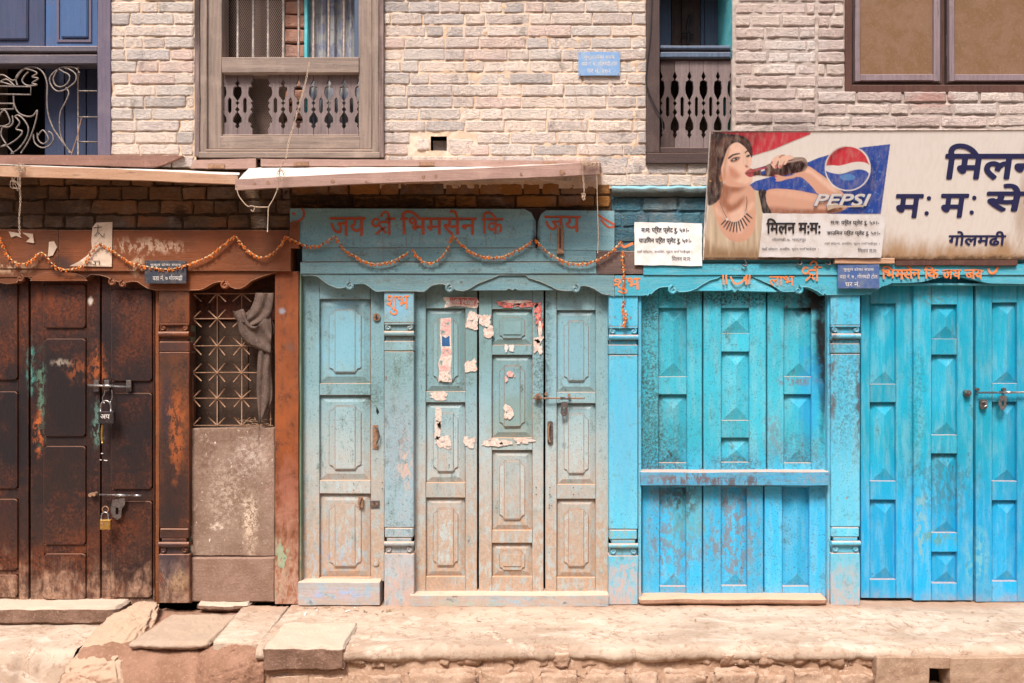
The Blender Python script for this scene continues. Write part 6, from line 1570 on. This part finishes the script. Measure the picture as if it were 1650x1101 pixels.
# ------------------------------------------------------------------ bolts, hasps, handles, padlocks
def rod(name, a, b, py, y, r, mat, par, py2=None): return tubes(name, [[W(a, py, y), W(b, py2 or py, y)]], r, mat, par, sides=10)
bo = sub(d0, 'sliding_bolt', 'shiny steel sliding bolt at mid height of the scorched brown door')
rod('bolt_rod', 142, 211, 621, .008, .0065, M_steel, bo, 624); rod('bolt_sleeve', 166, 184, 622, .008, .009, M_steel, bo, 622.6)
for q in (155, 172, 207): pbox('bolt_bracket', q - 4, 613, q + 4, 631, .022, .034, M_steel_d, bo, bev=.001)
tubes('hasp_loop', [pxpath([(169, 628), (168, 636), (165, 642), (168, 650)], .004, 3), pxpath([(180, 628), (181, 640), (178, 648)], .004, 3)], .003, M_steel, bo)
def padlock(px, py, w, h, mat, label, dx=0):
    t = empty('padlock', W(px, py, -.02), label, 'padlock')
    pbox('lock_body', px - w / 2, py, px + w / 2, py + h, -.035, -.008, mat, t, bev=.0045, amp=.0003, seg=3)
    r = w * .33; pts = [(px - r, py + 2), (px - r, py - h * .35)] + [(px - r * math.cos(a), py - h * .38 - r * 1.15 * math.sin(a)) for a in [i * math.pi / 8 for i in range(1, 8)]] + [(px + r, py - h * .35), (px + r, py + 2)]
    tubes('shackle', [[W(a, b, -.021) for a, b in pts]], .0048 if w > 20 else .0036, M_steel, t, sides=10)
    return t
k1 = padlock(170.5, 663, 25, 20, M_lockblk, 'large black padlock with silver shackle on the scorched brown door')
text_obj('lock_emblem', 'अप', wallp(-.0362), (162, 668, 177, 675), M_white, k1, bold=.02)
tubes('brass_key_stem', [pxpath([(165, 685), (164, 700), (165, 714)], -.005, 3)], .006, M_brass, k1, sides=8)
k2 = padlock(169, 838, 17, 16, M_brass, 'small brass padlock hanging from the lower bolt of the scorched brown door')
flat('lock_mark', [[(163, 842), (167, 842), (166, 846), (163, 847)], [(171, 841), (173, 841), (173, 845), (171, 846)]], wallp(-.0362), M_rust, k2)
b2 = sub(d0, 'sliding_bolt', 'dull lower sliding bolt with a flat hasp on the scorched brown door')
rod('bolt_rod', 160, 229, 797.5, .008, .006, M_steel_d, b2, 799); rod('bolt_sleeve', 186, 206, 798, .008, .008, M_steel, b2, 798.6); rod('bolt_tip', 216, 228, 798.6, .008, .0068, M_steel, b2, 798.8)
extr('hasp_plate', [(181, 806), (202, 802), (201, 814), (196, 820), (195, 834), (189, 838), (181, 833), (178, 820)], [[(186, 818), (191, 818), (191, 829), (186, 829)]], .010, .014, M_steel_d, b2)
for q in ((145, 798), (151, 797)): cyl('bolt_knob', q[0], q[1], .010, .011, .03, M_rust, b2, 12)
tubes('hasp_loop', [pxpath([(167, 826), (165, 820), (170, 816), (175, 820), (173, 826)], -.002, 3)], .0035, M_rust, b2)
mk = flat('paint_fleck', [blob_poly(164, 731, 2, .8, 9, .5), blob_poly(170, 742, 3.6, 1, 9, .5), blob_poly(162, 741, 2, .8, 9, .5)], wallp(.041), M_swhite); tagt(mk, 'white paint flecks on the stile below the black padlock', 'paint fleck')
# turquoise single door furniture
ds = sub(d1, 'door_lock', 'round brass-brown cylinder lock high on the turquoise single door')
cyl('lock_rose', 606.5, 511, .034, .022, .014, M_rust, ds, 20); cyl('lock_core', 606.5, 511, .030, .012, .01, M_steel_d, ds, 14); pbox('keyhole', 605.8, 507, 607.2, 514, .0285, .031, M_dark, ds, bev=0, amp=0)
dh = sub(d1, 'pull_handle', 'rusty upright pull handle on the turquoise single door')
pbox('handle_plate', 600, 685, 609, 724, .040, .046, M_rust, dh, bev=.001); tubes('grip', [pxpath([(604, 688), (609, 694), (610, 706), (605, 717)], .02, 4)], .005, M_steel_d, dh)
for q in (688, 720): cyl('rivet', 604.5, q, .036, .005, .006, M_rust, dh, 10)
dp_ = sub(d1, 'lock_plate', 'small two-eyed metal plate low on the turquoise single door')
pbox('plate', 596, 806, 611, 818.5, .036, .046, M_steel_d, dp_, bev=.003); cyl('eye', 600, 813, .034, .006, .004, M_rust, dp_, 10); cyl('eye', 607, 812, .034, .006, .004, M_rust, dp_, 10)
cyl('lock_rose', 605, 907, .037, .019, .010, M_teal, d1, 18)
hk = sub(d1, 'latch', 'small rusty latch tab on the lowest panel of the turquoise single door')
pbox('tab_plate', 577, 801, 585, 818, .036, .044, M_rust, hk, bev=.001); tubes('tab_hook', [pxpath([(579, 816), (581, 808), (583, 803)], .033, 2)], .003, M_steel_d, hk)
kh = sub(d1, 'keyhole', 'jagged black keyhole in the turquoise single door')
flat('hole', [[(607, 655), (609, 660), (611, 664), (608, 668), (606, 663)]], wallp(.0425), M_dark, kh)
# three-leaf door bolt
b3 = sub(d2, 'sliding_bolt', 'grey sliding bolt joining the middle and right turquoise leaves')
rod('bolt_rod', 859, 942, 642, .018, .0048, M_rust, b3, 642); rod('bolt_sleeve', 903, 919, 642, .018, .0075, M_steel_d, b3)
cyl('bolt_knob', 867, 640, .014, .020, .026, M_rust, b3, 14); cyl('bolt_knob', 867, 640, .002, .010, .014, M_steel_d, b3, 12); cyl('bolt_knob', 880, 635, .022, .009, .012, M_rust, b3, 12); cyl('bolt_knob', 917, 637, .022, .009, .012, M_rust, b3, 12)
extr('hasp_plate', [(905, 648), (914, 648), (914, 666), (911, 671), (906, 671), (903, 666)], [[(907, 656), (910.5, 656), (910.5, 664), (907, 664)]], .020, .024, M_steel_d, b3)
h3 = sub(d2, 'pull_handle', 'narrow iron pull handle on the right turquoise leaf')
extr('handle_plate', rrect(882, 679, 891, 716, 3), [], .038, .042, M_steel_d, h3); tubes('grip', [pxpath([(886, 682), (884, 690), (884, 704), (886, 712)], .024, 3)], .005, M_rust, h3)
hs = []
for (a, b) in ((864, 786), (864, 797), (878, 785), (878, 796), (886, 786), (886, 797), (924, 786), (924, 797), (885, 814), (889, 815), (885, 819), (570, 780), (570, 790), (616, 778), (616, 788)):
    hs.append([(a - .8, b - .8), (a + .8, b - .8), (a + .8, b + .8), (a - .8, b + .8)])
sh_ = flat('screw_holes', hs, wallp(.0375), M_dark, d2); sh_['kind'] = 'stuff'
# deep cyan door bolt
b4 = sub(d4, 'sliding_bolt', 'bright steel bolt with hasps on the deep cyan door at far right')
rod('bolt_rod', 1575, 1690, 633, .008, .0060, M_steel, b4, 632); rod('bolt_sleeve', 1611, 1628, 632.5, .008, .0085, M_steel, b4)
cyl('bolt_knob', 1560, 634, .018, .020, .022, M_steel_d, b4, 14); cyl('bolt_knob', 1560, 632, .004, .012, .016, M_steel, b4, 14); cyl('bolt_knob', 1576, 628, .014, .010, .02, M_steel_d, b4, 12); cyl('bolt_knob', 1619, 628, .014, .010, .02, M_steel_d, b4, 12)
extr('hasp_plate', [(1611, 638), (1622, 638), (1622, 654), (1618, 661), (1613, 660), (1609, 652)], [[(1614, 646), (1618, 646), (1618, 654), (1614, 654)]], .006, .012, M_steel, b4)
extr('staple_plate', rrect(1580, 644, 1591, 659, 3), [], .016, .030, M_steel_d, b4); tubes('staple', [pxpath([(1583, 648), (1588, 647), (1590, 653), (1585, 656)], .004, 3)], .0035, M_steel, b4)
# iron clamp on the turquoise beam
cm_ = sub(bt, 'iron_clamp', 'rusted iron door clamp fixed below the last brushed word on the turquoise beam')
pbox('clamp_bar', 898, 363, 908, 408, -.046, -.032, M_rust, cm_, bev=.003, amp=.002); pbox('clamp_slot', 901, 368, 904, 400, -.0485, -.0455, M_brn_frame, cm_, bev=.001)
pbox('clamp_foot', 897, 404, 909, 409, -.052, -.032, M_rust, cm_, bev=.002)
# litter on the ledge
def litter(n, x0, x1, y0, y1, z, mat, label):
    vs, fs = [], []
    for _ in range(n):
        c = Vector((U(x0, x1), U(y0, y1), z + .004)); a = U(0, 6.28); l = U(.006, .022); w = U(.002, .005); o = len(vs)
        d = Vector((math.cos(a), math.sin(a), U(-.1, .3))); s = Vector((-math.sin(a), math.cos(a), .2))
        vs += [c - d * l - s * w, c + d * l - s * w * .4, c + d * l * .8 + s * w, c - d * l * .7 + s * w * 1.2]; fs.append((o, o + 1, o + 2, o + 3))
    o = from_py('litter', vs, fs, mat); tagt(o, label, 'litter'); o['kind'] = 'stuff'
litter(26, X(490), X(650), -.16, -.03, ZT, M_leafdry, 'scattered dry leaf litter by the sill of the turquoise single door')
litter(9, X(500), X(620), -.2, -.03, ZT + .001, M_paper, 'white paper shreds by the sill of the turquoise single door')
litter(40, X(650), X(1640), -.5, -.05, ZT + .001, M_leafdry, 'sparse dry bits scattered over the earthen ledge')
wp = flat('red_wrapper', [[(0, 0), (1, .3), (1.6, .1), (1.2, .6), (.2, .5)]], lambda a, b: Vector((X(466, -.4) + a * .03, -.38 + b * .03, ZT + .012)), M_poster_r); tagt(wp, 'crumpled red wrapper lying on the pale slab corner', 'wrapper')
